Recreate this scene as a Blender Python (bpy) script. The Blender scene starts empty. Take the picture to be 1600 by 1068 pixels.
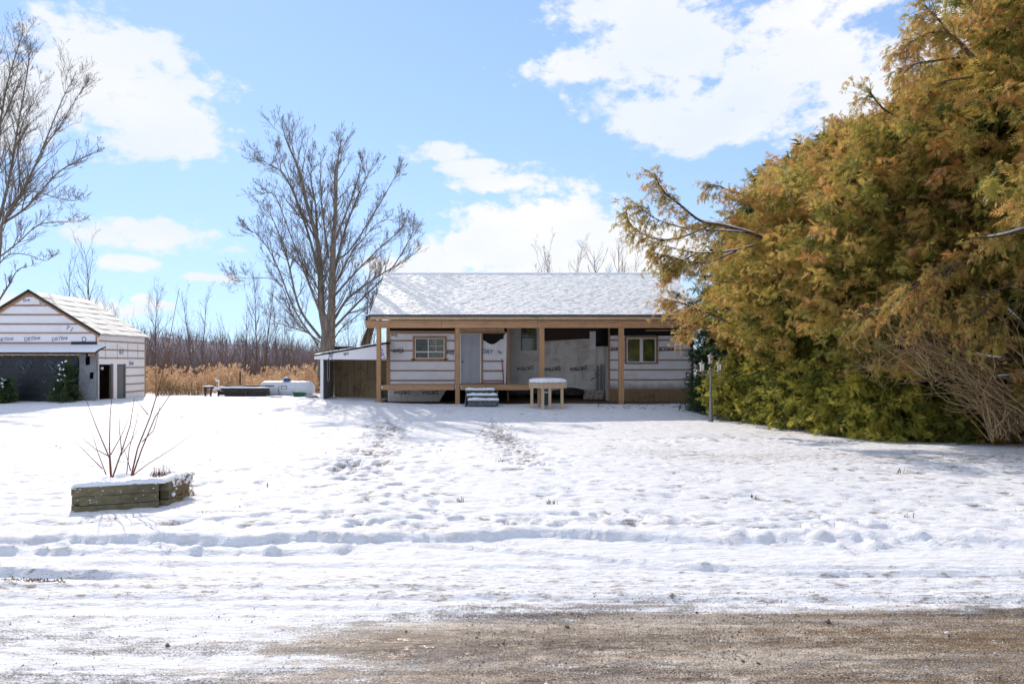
import bpy, math, random
import numpy as np
from mathutils import Vector, Matrix, Euler

random.seed(7); RNG = np.random.default_rng(7)
SC = bpy.context.scene; COL = SC.collection
F, CX, HY, CH = 1067.0, 800.0, 567.0, 1.6      # focal length in photo pixels, centre column, horizon row, eye height

def at(px, py, Y): return Vector(((px-CX)/F*Y, Y, CH+(HY-py)/F*Y))
def X_(px, Y): return (px-CX)/F*Y
def Z_(py, Y): return CH+(HY-py)/F*Y

# ------------------------------------------------------------------ camera, sky, sun, exposure
cam = bpy.data.cameras.new('camera'); co = bpy.data.objects.new('camera', cam); COL.objects.link(co)
co.location = (0, 0, CH); co.rotation_euler = (math.radians(90), 0, 0)
cam.sensor_width = 36; cam.lens = 36*F/1600; cam.shift_y = 33/1600; cam.clip_end = 3000; cam.clip_start = .05
SC.camera = co
SC.view_settings.view_transform = 'Standard'; SC.view_settings.look = 'None'; SC.view_settings.gamma = 1
SC.view_settings.exposure = 1.10
SUN_H = Vector((-.45, .893, 0)).normalized(); SUN_E = math.radians(34.5)
sund = Vector((SUN_H.x*math.cos(SUN_E), SUN_H.y*math.cos(SUN_E), math.sin(SUN_E)))
sl = bpy.data.lights.new('sun', 'SUN'); sl.energy = 2.0; sl.angle = math.radians(.53); sl.color = (1, .89, .745)
so = bpy.data.objects.new('sun', sl); COL.objects.link(so); so.rotation_euler = sund.to_track_quat('Z', 'Y').to_euler(); so.location = (-10, 20, 20)

world = bpy.data.worlds.new('World'); SC.world = world; world.use_nodes = True
def build_world():
    nt = world.node_tree; N = nt.nodes; L = nt.links; N.clear()
    def n(t, **k):
        o = N.new(t)
        for a, b in k.items(): setattr(o, a, b)
        return o
    def mth(op, a, b=None, c=None, clamp=False):
        o = n('ShaderNodeMath', operation=op); o.use_clamp = clamp
        for i, q in enumerate((a, b, c)):
            if q is None: continue
            if isinstance(q, (int, float)): o.inputs[i].default_value = q
            else: L.new(q, o.inputs[i])
        return o.outputs[0]
    def dot(v, c):
        o = n('ShaderNodeVectorMath', operation='DOT_PRODUCT'); L.new(v, o.inputs[0]); o.inputs[1].default_value = c
        return o.outputs['Value']
    tc = n('ShaderNodeTexCoord'); d = tc.outputs['Generated']
    sky = n('ShaderNodeTexSky'); sky.sky_type = 'NISHITA'; sky.sun_disc = False
    sky.sun_elevation = SUN_E; sky.sun_rotation = math.atan2(sund.x, sund.y)
    sky.altitude = 200; sky.air_density = 1.15; sky.dust_density = 0.05; sky.ozone_density = 1.5
    # soft shoulder so that the bright belt round the sun and horizon keeps its blue, as the camera's tone curve does
    sxyz = n('ShaderNodeSeparateColor'); L.new(sky.outputs[0], sxyz.inputs[0]); cmb = n('ShaderNodeCombineColor')
    for i, k in enumerate((3.2, 4.9, 9.0)):
        v = sxyz.outputs[i]; L.new(mth('DIVIDE', v, mth('MULTIPLY_ADD', v, 1/k, 1.0)), cmb.inputs[i])
    sb = n('ShaderNodeBackground'); L.new(cmb.outputs[0], sb.inputs[0]); sb.inputs[1].default_value = .136
    # cloud noise, on the direction itself so that it holds together
    def noise(sc, det, rough, off):
        mp = n('ShaderNodeMapping'); L.new(d, mp.inputs[0]); mp.inputs['Location'].default_value = off; mp.inputs['Scale'].default_value = (1, 1, 1.7)
        o = n('ShaderNodeTexNoise'); L.new(mp.outputs[0], o.inputs['Vector']); o.inputs['Scale'].default_value = sc
        o.inputs['Detail'].default_value = det; o.inputs['Roughness'].default_value = rough
        return o.outputs['Fac']
    n1 = noise(9, 11, .62, (0, 0, 0)); n2 = noise(34, 8, .62, (3, 1, 2)); n3 = noise(3.2, 7, .55, (7, 2, 0))
    blobs = [(235,165,105,85),(140,120,150,110),(20,150,120,90),(-150,120,200,110),(270,225,70,26),(240,368,100,27),(205,412,46,15),(130,95,120,60),
             (700,238,62,17),(775,288,78,20),(730,262,50,22),(840,362,165,72),(735,398,125,50),(970,395,145,66),(850,440,230,50),(880,330,70,30),(610,420,80,22),
             (1060,70,190,95),(1230,110,175,105),(900,108,80,30),(1040,185,80,45),(1000,15,150,45),(1130,200,120,40),(1330,150,90,70),(1240,20,150,40),
             (1500,60,90,90),(1660,260,150,60),(80,480,120,20),(330,434,40,8),(222,468,16,10),(255,478,18,8)]
    acc = None
    for (px, py, rx, ry) in blobs:
        c = Vector(((px-CX)/F, 1, (HY-py)/F)); ln = c.length; c.normalize()
        r = c.cross(Vector((0, 0, 1))).normalized(); u = r.cross(c).normalized()
        cosx = 1/ln
        a = mth('MULTIPLY_ADD', dot(d, r), F/rx/cosx, 0.0)
        b = mth('MULTIPLY_ADD', dot(d, u), F/ry/cosx, 0.0)
        q = mth('ADD', mth('MULTIPLY', a, a), mth('MULTIPLY', b, b))
        v = mth('SUBTRACT', 1.0, mth('SQRT', q))
        fr = mth('GREATER_THAN', dot(d, c), .3)
        v = mth('MULTIPLY', mth('ADD', v, 3.0), fr); v = mth('SUBTRACT', v, 3.0)
        acc = v if acc is None else mth('SMOOTH_MAX', acc, v, .12)
    acc = mth('MAXIMUM', acc, -2.0)
    # clouds over the rest of the sky, away from the stretch in view
    away = mth('SUBTRACT', .72, d_y := dot(d, (0, 1, 0)))
    gen = mth('SUBTRACT', mth('MULTIPLY', n3, 5.0), 2.25)
    gen = mth('ADD', gen, mth('MINIMUM', mth('MULTIPLY', away, 14.0), 0.0))
    acc = mth('MAXIMUM', acc, gen)
    dens = mth('ADD', acc, mth('ADD', mth('MULTIPLY', mth('SUBTRACT', n1, .5), 2.3), mth('MULTIPLY', mth('SUBTRACT', n2, .5), 1.7)))
    mr = n('ShaderNodeMapRange'); mr.interpolation_type = 'SMOOTHSTEP'; L.new(dens, mr.inputs[0])
    mr.inputs[1].default_value = -.12; mr.inputs[2].default_value = .42; mr.inputs[3].default_value = 0; mr.inputs[4].default_value = 1
    up = n('ShaderNodeMapRange'); L.new(dot(d, (0, 0, 1)), up.inputs[0]); up.inputs[1].default_value = .0; up.inputs[2].default_value = .06
    fac = mth('MULTIPLY', mth('MULTIPLY', mr.outputs[0], up.outputs[0]), .96)
    # cloud brightness: soft greyish bellies
    sh = n('ShaderNodeMapRange'); L.new(mth('ADD', mth('MULTIPLY', n3, 2.2), mth('MULTIPLY', n1, .7)), sh.inputs[0])
    sh.inputs[1].default_value = .95; sh.inputs[2].default_value = 1.85; sh.inputs[3].default_value = 1.0; sh.inputs[4].default_value = 0
    cr = n('ShaderNodeMix', data_type='RGBA'); L.new(sh.outputs[0], cr.inputs[0])
    cr.inputs[6].default_value = (.80, .87, 1.0, 1); cr.inputs[7].default_value = (1.0, .985, .97, 1)
    cb = n('ShaderNodeBackground'); L.new(cr.outputs[2], cb.inputs[0]); cb.inputs[1].default_value = .49
    mx = n('ShaderNodeMixShader'); L.new(fac, mx.inputs[0]); L.new(sb.outputs[0], mx.inputs[1]); L.new(cb.outputs[0], mx.inputs[2])
    out = n('ShaderNodeOutputWorld'); L.new(mx.outputs[0], out.inputs[0])
build_world()

# ------------------------------------------------------------------ materials
MATS = {}
class NT:
    def __init__(s, name, emis=False):
        s.m = bpy.data.materials.new(name); s.m.use_nodes = True; s.t = s.m.node_tree; s.N = s.t.nodes; s.L = s.t.links
        s.b = s.N['Principled BSDF']; MATS[name] = s.m
    def node(s, t, **k):
        o = s.N.new(t)
        for a, b in k.items(): setattr(o, a, b)
        return o
    def put(s, sock, v):
        if isinstance(v, bpy.types.NodeSocket): s.L.new(v, sock)
        else:
            if isinstance(v, (tuple, list)) and len(v) == 3 and sock.type == 'RGBA': v = (*v, 1)
            sock.default_value = v
    def math(s, op, a, b=0.0, c=None, clamp=False):
        o = s.node('ShaderNodeMath', operation=op); o.use_clamp = clamp
        s.put(o.inputs[0], a); s.put(o.inputs[1], b)
        if c is not None: s.put(o.inputs[2], c)
        return o.outputs[0]
    def coord(s, scale=(1,1,1), kind='Object', rot=(0,0,0)):
        tc = s.node('ShaderNodeTexCoord'); mp = s.node('ShaderNodeMapping'); s.L.new(tc.outputs[kind], mp.inputs[0])
        mp.inputs['Scale'].default_value = scale; mp.inputs['Rotation'].default_value = rot
        return mp.outputs[0]
    def noise(s, vec, scale, det=4, rough=.55, dist=0.0):
        o = s.node('ShaderNodeTexNoise'); s.L.new(vec, o.inputs['Vector']); o.inputs['Scale'].default_value = scale
        o.inputs['Detail'].default_value = det; o.inputs['Roughness'].default_value = rough; o.inputs['Distortion'].default_value = dist
        return o.outputs['Fac']
    def ramp(s, v, a, b, lo=0.0, hi=1.0, smooth=True):
        o = s.node('ShaderNodeMapRange')
        if smooth: o.interpolation_type = 'SMOOTHSTEP'
        s.put(o.inputs[0], v)
        for i, q in zip((1, 2, 3, 4), (a, b, lo, hi)): o.inputs[i].default_value = q
        return o.outputs[0]
    def mix(s, f, a, b):
        o = s.node('ShaderNodeMix', data_type='RGBA'); s.put(o.inputs[0], f); s.put(o.inputs[6], a); s.put(o.inputs[7], b)
        return o.outputs[2]
    def attr(s, name):
        o = s.node('ShaderNodeAttribute'); o.attribute_name = name; return o.outputs['Fac']
    def rand(s): return s.node('ShaderNodeObjectInfo').outputs['Random']
    def bump(s, h, dist=.01, st=1.0, normal=None):
        o = s.node('ShaderNodeBump'); s.L.new(h, o.inputs['Height']); o.inputs['Distance'].default_value = dist; o.inputs['Strength'].default_value = st
        if normal is not None: s.L.new(normal, o.inputs['Normal'])
        s.L.new(o.outputs[0], s.b.inputs['Normal']); return o.outputs[0]
    def base(s, c, rough=.7, metal=0.0, spec=.5):
        s.put(s.b.inputs['Base Color'], c); s.put(s.b.inputs['Roughness'], rough); s.b.inputs['Metallic'].default_value = metal
        s.b.inputs['Specular IOR Level'].default_value = spec
        return s.m

def wood(name, c1, c2, stain=(.1,.07,.05), amt=.3, axis=0):
    m = NT(name)
    sc = [26, 26, 26]; sc[axis] = 1.6
    g = m.noise(m.coord(tuple(sc)), 1.0, 5, .6, .4)
    k = m.noise(m.coord(), 2.3, 3)
    c = m.mix(m.ramp(g, .35, .7), c1, c2)
    c = m.mix(m.math('MULTIPLY', m.rand(), .45), c, tuple(q*.72 for q in c1))
    c = m.mix(m.math('MULTIPLY', m.ramp(k, .5, .75), amt), c, stain)
    m.base(c, .72, spec=.25); m.bump(g, .004, .6)
    return m.m
wood('lumber', (.53,.305,.165), (.37,.20,.10))
wood('lumber_vertical', (.50,.285,.145), (.36,.19,.09), axis=2)
wood('lumber_pale', (.62,.45,.29), (.48,.31,.18))
wood('lumber_pale_vertical', (.62,.46,.31), (.48,.34,.21), axis=2)
wood('strapping', (.42,.25,.16), (.31,.175,.11))
wood('timber_old', (.22,.19,.115), (.12,.105,.06), (.05,.04,.028), .8)
wood('plywood_brown', (.30,.215,.12), (.23,.155,.085), (.09,.06,.035), .6, axis=2)
wood('dark_board', (.05,.042,.038), (.03,.026,.024))
wood('grey_wood', (.22,.21,.20), (.13,.12,.12), axis=2)

def wrap(name, col, dirt=.15, dirtcol=(.3,.24,.18), low=None):
    m = NT(name); v = m.coord()
    w = m.noise(v, 1.7, 5, .6, .8); k = m.noise(m.coord((1,1,2.5)), 6, 4)
    c = m.mix(m.math('MULTIPLY', m.ramp(w, .48, .7), dirt), col, dirtcol)
    if low is not None:
        sp = m.node('ShaderNodeSeparateXYZ'); m.L.new(m.coord(), sp.inputs[0])
        zz = m.math('ADD', sp.outputs[2], m.math('MULTIPLY', m.noise(v, 3.0, 4), -.35))
        c = m.mix(m.math('MULTIPLY', m.ramp(zz, low[0], low[1], 1, 0), .8), c, (.12,.09,.065))
    m.base(c, .42, spec=.4); m.bump(m.math('ADD', w, m.math('MULTIPLY', k, .4)), .07, .7)
    return m.m
wrap('house_wrap', (.87,.84,.87), .1); wrap('house_wrap_dirty', (.72,.66,.61), .4); wrap('house_wrap_lit', (.90,.86,.84), .08)  # lit copy: the side wall's brightness put into a paler, warmer colour
wrap('house_wrap_stained', (.86,.83,.86), .2, low=(.25, .75)); wrap('tarp_grey', (.24,.24,.26), .6, (.1,.1,.11)); wrap('black_wrap', (.012,.015,.021), .4, (.02,.024,.032))

def plain(name, col, rough=.6, metal=0., spec=.5, nz=.12, sc=8, bump=0.0):
    m = NT(name); k = m.noise(m.coord(), sc, 4)
    c = m.mix(m.ramp(k, .35, .7), col, tuple(q*(1-nz*2) for q in col)); m.base(c, rough, metal, spec)
    if bump: m.bump(k, bump)
    return m.m
plain('ink_black', (.055,.06,.08), .6); plain('ink_blue', (.16,.23,.40), .6); plain('logo_grey', (.10,.115,.135), .6)
plain('painted_dark', (.012,.011,.011), .9); plain('drip_edge', (.06,.065,.08), .5); plain('door_grey', (.44,.45,.50), .5, nz=.05, sc=3)  # near-black sheets paint the darkness of gaps, tears and interiors
plain('vinyl_white', (.78,.77,.76), .4, nz=.04); plain('brass_knob', (.06,.05,.04), .3, .9); plain('red_plastic', (.42,.035,.06), .5)
plain('brick_dark', (.085,.045,.035), .85); plain('mortar', (.03,.027,.025), .9); plain('concrete', (.42,.36,.28), .9, nz=.25, bump=.01)
plain('step_paint', (.13,.15,.16), .7, nz=.3); plain('green_plastic', (.02,.10,.085), .45); plain('green_crate_paint', (.02,.13,.06), .45)
plain('lamp_metal', (.26,.265,.25), .5, .4, nz=.2, sc=20); plain('frosted_glass', (.88,.82,.74), .3); plain('red_glass', (.75,.16,.11), .3)
plain('tank_white', (.74,.75,.80), .35, nz=.04, sc=4); plain('dome_blue', (.03,.10,.30), .4); plain('rubber_black', (.02,.02,.022), .6)
plain('fibre_batt', (.30,.27,.22), .9, nz=.3); plain('curtain', (.85,.76,.60), .8, nz=.2, sc=14); plain('rust_steel', (.10,.06,.045), .7, .3, nz=.3)

def snow_mat():
    m = NT('snow'); v = m.coord()
    a = m.noise(v, 22, 5, .6); b = m.noise(v, 4, 4)
    m.base((.84,.86,.92), .55, spec=.3); m.bump(m.math('ADD', a, m.math('MULTIPLY', b, 1.5)), .02, .7)
    return m.m
snow_mat()
def roof_snow():
    m = NT('roof_snow'); v = m.coord((1,1,1)); a = m.noise(v, 14, 4, .6)
    bare = m.math('ADD', m.attr('thin'), m.math('MULTIPLY', m.math('SUBTRACT', m.noise(v, 30, 4), .5), .9))
    c = m.mix(m.ramp(bare, .42, .72), (.89,.865,.84), (.30,.28,.27)); m.base(c, .55, spec=.3); m.bump(a, .02, .8)
roof_snow()
def garage_roof():
    m = NT('shingle_snow'); v = m.coord(); a = m.noise(v, 9, 5, .6); b = m.noise(m.coord((3,1,1)), 3, 4)
    c = m.mix(m.ramp(b, .45, .8), (.84,.81,.76), (.50,.47,.41)); m.base(c, .8, spec=.2); m.bump(a, .02, .8)
garage_roof()
def bark(name, c1, c2, sc=9):
    m = NT(name); a = m.noise(m.coord((1,1,.25)), sc, 5, .65)
    m.base(m.mix(m.ramp(a, .35, .65), c1, c2), .85, spec=.2); m.bump(a, .03, .8)
bark('bark_grey', (.27,.225,.18), (.14,.115,.095)); bark('bark_cedar', (.17,.115,.075), (.07,.045,.03)); bark('twig_brown', (.46,.32,.17), (.24,.155,.085), 20)
bark('twig_red', (.24,.09,.045), (.13,.05,.03), 20); bark('thicket_bark', (.27,.185,.145), (.15,.105,.085), 3); bark('bark_mid', (.19,.145,.125), (.11,.085,.075), 3); bark('hazy_far_bark', (.33,.285,.31), (.22,.19,.215), 1)  # distance haze mixed into the far bark's pale purple-grey

def leaf(name, cols, trans=.35):
    m = NT(name); t = m.attr('tint')
    r = m.node('ShaderNodeValToRGB'); m.L.new(t, r.inputs[0]); e = r.color_ramp.elements
    for i, (p, c) in enumerate(cols):
        if i < 2: e[i].position = p; e[i].color = (*c, 1)
        else: q = e.new(p); q.color = (*c, 1)
    m.base(r.outputs[0], .5, spec=.35)
    tr = m.node('ShaderNodeBsdfTranslucent'); m.L.new(r.outputs[0], tr.inputs[0]); ms = m.node('ShaderNodeMixShader'); ms.inputs[0].default_value = trans
    m.L.new(m.b.outputs[0], ms.inputs[1]); m.L.new(tr.outputs[0], ms.inputs[2]); m.L.new(ms.outputs[0], m.N['Material Output'].inputs[0])
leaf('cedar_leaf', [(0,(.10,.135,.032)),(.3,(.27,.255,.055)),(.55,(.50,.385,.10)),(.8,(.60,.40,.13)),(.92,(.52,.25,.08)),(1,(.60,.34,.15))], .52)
leaf('young_cedar_leaf', [(0,(.08,.115,.025)),(.4,(.25,.255,.045)),(.75,(.46,.41,.075)),(1,(.62,.55,.10))], .45)
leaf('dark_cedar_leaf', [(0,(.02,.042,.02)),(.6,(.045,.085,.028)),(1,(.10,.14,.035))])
leaf('reed', [(0,(.38,.19,.09)),(.5,(.56,.32,.17)),(1,(.74,.57,.38))], .3)
leaf('dry_grass', [(0,(.13,.08,.035)),(.6,(.25,.16,.07)),(1,(.34,.24,.11))], .2)
leaf('gravel', [(0,(.07,.055,.045)),(.4,(.20,.16,.12)),(.75,(.40,.34,.28)),(1,(.75,.74,.74))], 0)

def glass(name, tint=(.05,.06,.05)):
    m = NT(name); m.base(tint, .04, spec=.9); k = m.noise(m.coord(), 2.2, 2); m.bump(k, .01, .25)
    tb = m.node('ShaderNodeBsdfTransparent'); ms = m.node('ShaderNodeMixShader'); ms.inputs[0].default_value = .7
    m.L.new(m.b.outputs[0], ms.inputs[1]); m.L.new(tb.outputs[0], ms.inputs[2]); m.L.new(ms.outputs[0], m.N['Material Output'].inputs[0])
glass('window_glass')
def reflection_glass():   # reflected trees painted into the pane colour as olive mottling
    m = NT('pane_painted_reflection'); v = m.coord((1,1,.7)); a = m.noise(v, 2.6, 4, .6)
    m.base(m.mix(m.ramp(a, .4, .7), (.045,.06,.02), (.16,.16,.035)), .12, spec=.8)
reflection_glass()

def ground_mat():
    m = NT('snow_and_ground'); v = m.coord()
    soil, bare, road = m.attr('soil'), m.attr('bare'), m.attr('road')
    n_big = m.noise(m.coord((.22,1.5,1)), 1.3, 6, .65); n_mid = m.noise(m.coord((.55,1.3,1)), 9, 6, .65); n_f = m.noise(v, 70, 4, .7); n_g = m.noise(v, 170, 3, .6)
    snow = m.mix(m.ramp(n_mid, .4, .75), (.81,.825,.88), (.67,.65,.665))
    # worn or thawed spots where turf and mud show
    spk = m.noise(m.coord((.45,1.25,1)), 26, 4, .6); w = m.math('ADD', m.math('ADD', bare, .06), m.math('MULTIPLY', m.math('SUBTRACT', spk, .5), 3.2)); w = m.math('ADD', w, m.math('MULTIPLY', m.math('SUBTRACT', n_mid, .5), 1.3)); w = m.math('ADD', w, m.math('MULTIPLY', m.math('SUBTRACT', n_f, .5), .7))
    wm = m.ramp(w, .52, 1.05)
    mud = m.mix(n_f, (.13,.095,.075), (.38,.30,.25))
    c = m.mix(m.math('MULTIPLY', wm, .8), snow, mud)
    sm = m.ramp(m.math('ADD', soil, m.math('MULTIPLY', m.math('SUBTRACT', n_mid, .5), .6)), .4, .6)
    c = m.mix(sm, c, m.mix(n_f, (.08,.058,.038), (.21,.155,.10)))
    # road: wet asphalt, sand and crushed ice
    r = m.math('ADD', road, m.math('MULTIPLY', m.math('SUBTRACT', n_mid, .5), 1.1)); strk = m.noise(m.coord((.12,7,1)), 1.4, 5, .6); r = m.math('ADD', r, m.math('MULTIPLY', m.math('SUBTRACT', n_big, .5), 1.1)); r = m.math('ADD', r, m.math('MULTIPLY', m.math('SUBTRACT', strk, .5), 1.0))
    r = m.math('ADD', r, m.math('MULTIPLY', m.math('SUBTRACT', n_f, .5), 1.5)); r = m.math('ADD', r, m.math('MULTIPLY', m.math('SUBTRACT', n_g, .5), .9))
    rm = m.ramp(r, .34, .74)
    asph = m.mix(m.ramp(n_g, .42, .60), (.062,.040,.025), (.33,.225,.14)); asph = m.mix(m.ramp(strk, .52, .62, 0, .6), asph, (.045,.036,.03))
    n_s = m.noise(m.coord((.7,1.3,1)), 120, 3, .6); band = m.noise(m.coord((.25,2.2,1)), 1.7, 3)
    ice = m.ramp(m.math('ADD', m.math('ADD', m.math('MULTIPLY', n_s, .8), m.math('MULTIPLY', n_mid, .5)), m.math('MULTIPLY', band, .5)), .88, 1.06)
    asph = m.mix(m.math('MULTIPLY', ice, .85), asph, (.72,.63,.54))
    c = m.mix(rm, c, asph)
    wet = m.ramp(m.noise(m.coord((.35,1.9,1)), 1.5, 4), .43, .56)
    rr = m.mix(m.math('MULTIPLY', rm, wet), m.mix(rm, (.62,)*3, (.36,)*3), (.11,)*3)
    m.put(m.b.inputs['Base Color'], c); m.L.new(rr, m.b.inputs['Roughness']); m.L.new(m.ramp(rm, 0, 1, .16, .45), m.b.inputs['Specular IOR Level'])
    h = m.math('ADD', m.math('MULTIPLY', n_mid, 1.9), m.math('MULTIPLY', n_f, .45)); h = m.math('ADD', h, m.math('MULTIPLY', spk, .9)); h = m.math('ADD', h, m.math('MULTIPLY', m.math('MULTIPLY', n_g, rm), .22))
    dry = m.math('SUBTRACT', 1.0, m.math('MULTIPLY', m.math('MULTIPLY', rm, wet), .8)); h = m.math('MULTIPLY', h, dry); m.bump(h, .022, .8)
ground_mat()
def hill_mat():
    m = NT('hazy_hill_woods'); v = m.coord((1,1,1)); a = m.noise(v, .25, 5, .7); b = m.noise(m.coord((4,4,.2)), .4, 4)
    m.base(m.mix(m.ramp(a, .35, .65), m.mix(b, (.24,.205,.235), (.34,.30,.33)), (.38,.34,.37)), 1, spec=0)  # distance haze painted into the purple-grey hill colour
hill_mat()

# ------------------------------------------------------------------ object helpers
ORG = {}
def new_obj(name, me, parent=None, mats=()):
    o = bpy.data.objects.new(name, me); COL.objects.link(o)
    if me is not None:
        for q in mats: me.materials.append(MATS[q])
    if parent is not None: o.parent = parent; ORG[o] = ORG[parent]
    else: ORG[o] = Vector((0, 0, 0))
    return o
def tag(o, label, cat, group=None, kind=None):
    if label: o['label'] = label
    if cat: o['category'] = cat
    if group: o['group'] = group
    if kind: o['kind'] = kind
    return o
def root(name, loc, label, cat, group=None):
    o = bpy.data.objects.new(name, None); COL.objects.link(o); o.location = loc; ORG[o] = Vector(loc); o.empty_display_size = .2
    return tag(o, label, cat, group)
class MB:
    def __init__(s): s.v = []; s.f = []; s.m = []; s.t = []
    def box(s, x0, x1, y0, y1, z0, z1, mi=0):
        b = len(s.v)
        s.v += [(x0,y0,z0),(x1,y0,z0),(x1,y1,z0),(x0,y1,z0),(x0,y0,z1),(x1,y0,z1),(x1,y1,z1),(x0,y1,z1)]
        for q in ((3,2,1,0),(4,5,6,7),(0,1,5,4),(1,2,6,5),(2,3,7,6),(3,0,4,7)): s.f.append(tuple(b+i for i in q)); s.m.append(mi)
        return s
    def hexa(s, p, mi=0):        # eight corners, bottom ring then top ring
        b = len(s.v); s.v += [tuple(q) for q in p]
        for q in ((3,2,1,0),(4,5,6,7),(0,1,5,4),(1,2,6,5),(2,3,7,6),(3,0,4,7)): s.f.append(tuple(b+i for i in q)); s.m.append(mi)
        return s
    def beam(s, a, b_, w, h, mi=0):   # bar between two points
        a, b_ = Vector(a), Vector(b_); d = (b_-a).normalized(); up = Vector((0,0,1)) if abs(d.z) < .95 else Vector((0,1,0))
        r = d.cross(up).normalized()*w/2; u = r.cross(d).normalized()*h/2
        return s.hexa([a-r-u, a+r-u, b_+r-u, b_-r-u, a-r+u, a+r+u, b_+r+u, b_-r+u], mi)
    def poly(s, pts, mi=0):
        b = len(s.v); s.v += [tuple(q) for q in pts]; s.f.append(tuple(range(b, b+len(pts)))); s.m.append(mi); return s
    def prism(s, pts, off, mi=0):     # polygon extruded by a vector
        b = len(s.v); n = len(pts); off = Vector(off)
        s.v += [tuple(q) for q in pts] + [tuple(Vector(q)+off) for q in pts]
        s.f.append(tuple(b+i for i in range(n))); s.m.append(mi); s.f.append(tuple(b+n+i for i in reversed(range(n)))); s.m.append(mi)
        for i in range(n): j = (i+1) % n; s.f.append((b+i, b+n+i, b+n+j, b+j)); s.m.append(mi)
        return s
    def tube(s, pts, rad, sides=5, mi=0, cap=True):
        pts = [Vector(p) for p in pts]; n = len(pts); b = len(s.v)
        if isinstance(rad, (int, float)): rad = [rad]*n
        d0 = (pts[1]-pts[0]).normalized(); r = d0.orthogonal().normalized()
        for i, p in enumerate(pts):
            d = (pts[min(i+1, n-1)]-pts[max(i-1, 0)]).normalized()
            r = (r - d*r.dot(d)).normalized(); u = d.cross(r)
            for k in range(sides):
                a = 2*math.pi*k/sides; q = p+(r*math.cos(a)+u*math.sin(a))*rad[i]; s.v.append((q.x, q.y, q.z))
        for i in range(n-1):
            for k in range(sides):
                k2 = (k+1) % sides; s.f.append((b+i*sides+k, b+i*sides+k2, b+(i+1)*sides+k2, b+(i+1)*sides+k)); s.m.append(mi)
        if cap:
            s.f.append(tuple(b+k for k in reversed(range(sides)))); s.m.append(mi)
            s.f.append(tuple(b+(n-1)*sides+k for k in range(sides))); s.m.append(mi)
        return s
    def lathe(s, c, prof, sides=12, mi=0, axis='z'):
        b = len(s.v); c = Vector(c); n = len(prof)
        for (r, h) in prof:
            for k in range(sides):
                a = 2*math.pi*k/sides
                q = Vector((r*math.cos(a), r*math.sin(a), h)) if axis == 'z' else Vector((h, r*math.cos(a), r*math.sin(a)))
                q += c; s.v.append(tuple(q))
        for i in range(n-1):
            for k in range(sides):
                k2 = (k+1) % sides; s.f.append((b+i*sides+k, b+i*sides+k2, b+(i+1)*sides+k2, b+(i+1)*sides+k)); s.m.append(mi)
        s.f.append(tuple(b+k for k in reversed(range(sides)))); s.m.append(mi); s.f.append(tuple(b+(n-1)*sides+k for k in range(sides))); s.m.append(mi)
        return s
    def mesh(s, name, org=Vector((0,0,0)), smooth=False):
        me = bpy.data.meshes.new(name); o = org
        me.from_pydata([(a-o.x, b-o.y, c-o.z) for a, b, c in s.v], [], s.f)
        me.polygons.foreach_set('material_index', s.m)
        if smooth: me.polygons.foreach_set('use_smooth', [True]*len(s.f))
        return me
    def build(s, name, mats, parent=None, smooth=False):
        if isinstance(mats, str): mats = (mats,)
        org = ORG[parent] if parent is not None else Vector((0,0,0))
        return new_obj(name, s.mesh(name, org, smooth), parent, mats)
def bx(name, mat, parent, x0, x1, y0, y1, z0, z1): return MB().box(x0, x1, y0, y1, z0, z1).build(name, mat, parent)

def tri_mesh(name, V, T, tint=None, mat=None, parent=None, smooth=False, attrs=None, quads=False):
    me = bpy.data.meshes.new(name); V = np.asarray(V, dtype=np.float32); T = np.asarray(T, dtype=np.int32); k = T.shape[1]
    if parent is not None: V = V-np.array(ORG[parent], dtype=np.float32)
    me.vertices.add(len(V)); me.vertices.foreach_set('co', V.ravel())
    me.loops.add(T.size); me.loops.foreach_set('vertex_index', T.ravel())
    me.polygons.add(len(T)); me.polygons.foreach_set('loop_start', np.arange(0, T.size, k, dtype=np.int32)); me.polygons.foreach_set('loop_total', np.full(len(T), k, dtype=np.int32))
    if smooth: me.polygons.foreach_set('use_smooth', np.ones(len(T), dtype=bool))
    me.update(calc_edges=True)
    if tint is not None:
        a = me.attributes.new('tint', 'FLOAT', 'FACE'); a.data.foreach_set('value', np.asarray(tint, dtype=np.float32))
    for nme, arr in (attrs or {}).items():
        a = me.attributes.new(nme, 'FLOAT', 'POINT'); a.data.foreach_set('value', np.asarray(arr, dtype=np.float32))
    return new_obj(name, me, parent, (mat,))

_TX = {}
def lettering(txt, size, mat, parent, pos, ang=0., normal='front', shear=.0, flip=False, bold=.018):
    key = (txt, shear, bold)
    if key not in _TX:
        cu = bpy.data.curves.new('lettering', 'FONT'); cu.body = txt; cu.shear = shear; cu.offset = bold; cu.align_x = 'CENTER'; cu.align_y = 'CENTER'; cu.resolution_u = 3
        o = bpy.data.objects.new('tmp', cu); COL.objects.link(o); dg = bpy.context.evaluated_depsgraph_get(); me = bpy.data.meshes.new_from_object(o.evaluated_get(dg))
        bpy.data.objects.remove(o); _TX[key] = me
    me = _TX[key].copy() if mat not in [m_.name for m_ in _TX[key].materials if m_] and len(_TX[key].materials) else _TX[key]
    if mat not in [m_.name for m_ in me.materials if m_]: me.materials.clear(); me.materials.append(MATS[mat])
    o = bpy.data.objects.new('lettering', me); COL.objects.link(o); o.parent = parent; ORG[o] = ORG[parent]
    R = Matrix.Rotation(math.radians(90), 4, 'X') @ Matrix.Rotation(ang+(math.pi if flip else 0), 4, 'Z')
    if normal == 'right': R = Matrix.Rotation(math.radians(90), 4, 'Z') @ R
    o.matrix_local = Matrix.Translation(Vector(pos)-ORG[parent]) @ R @ Matrix.Diagonal((size*.92, size, size, 1))
    return o

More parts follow.
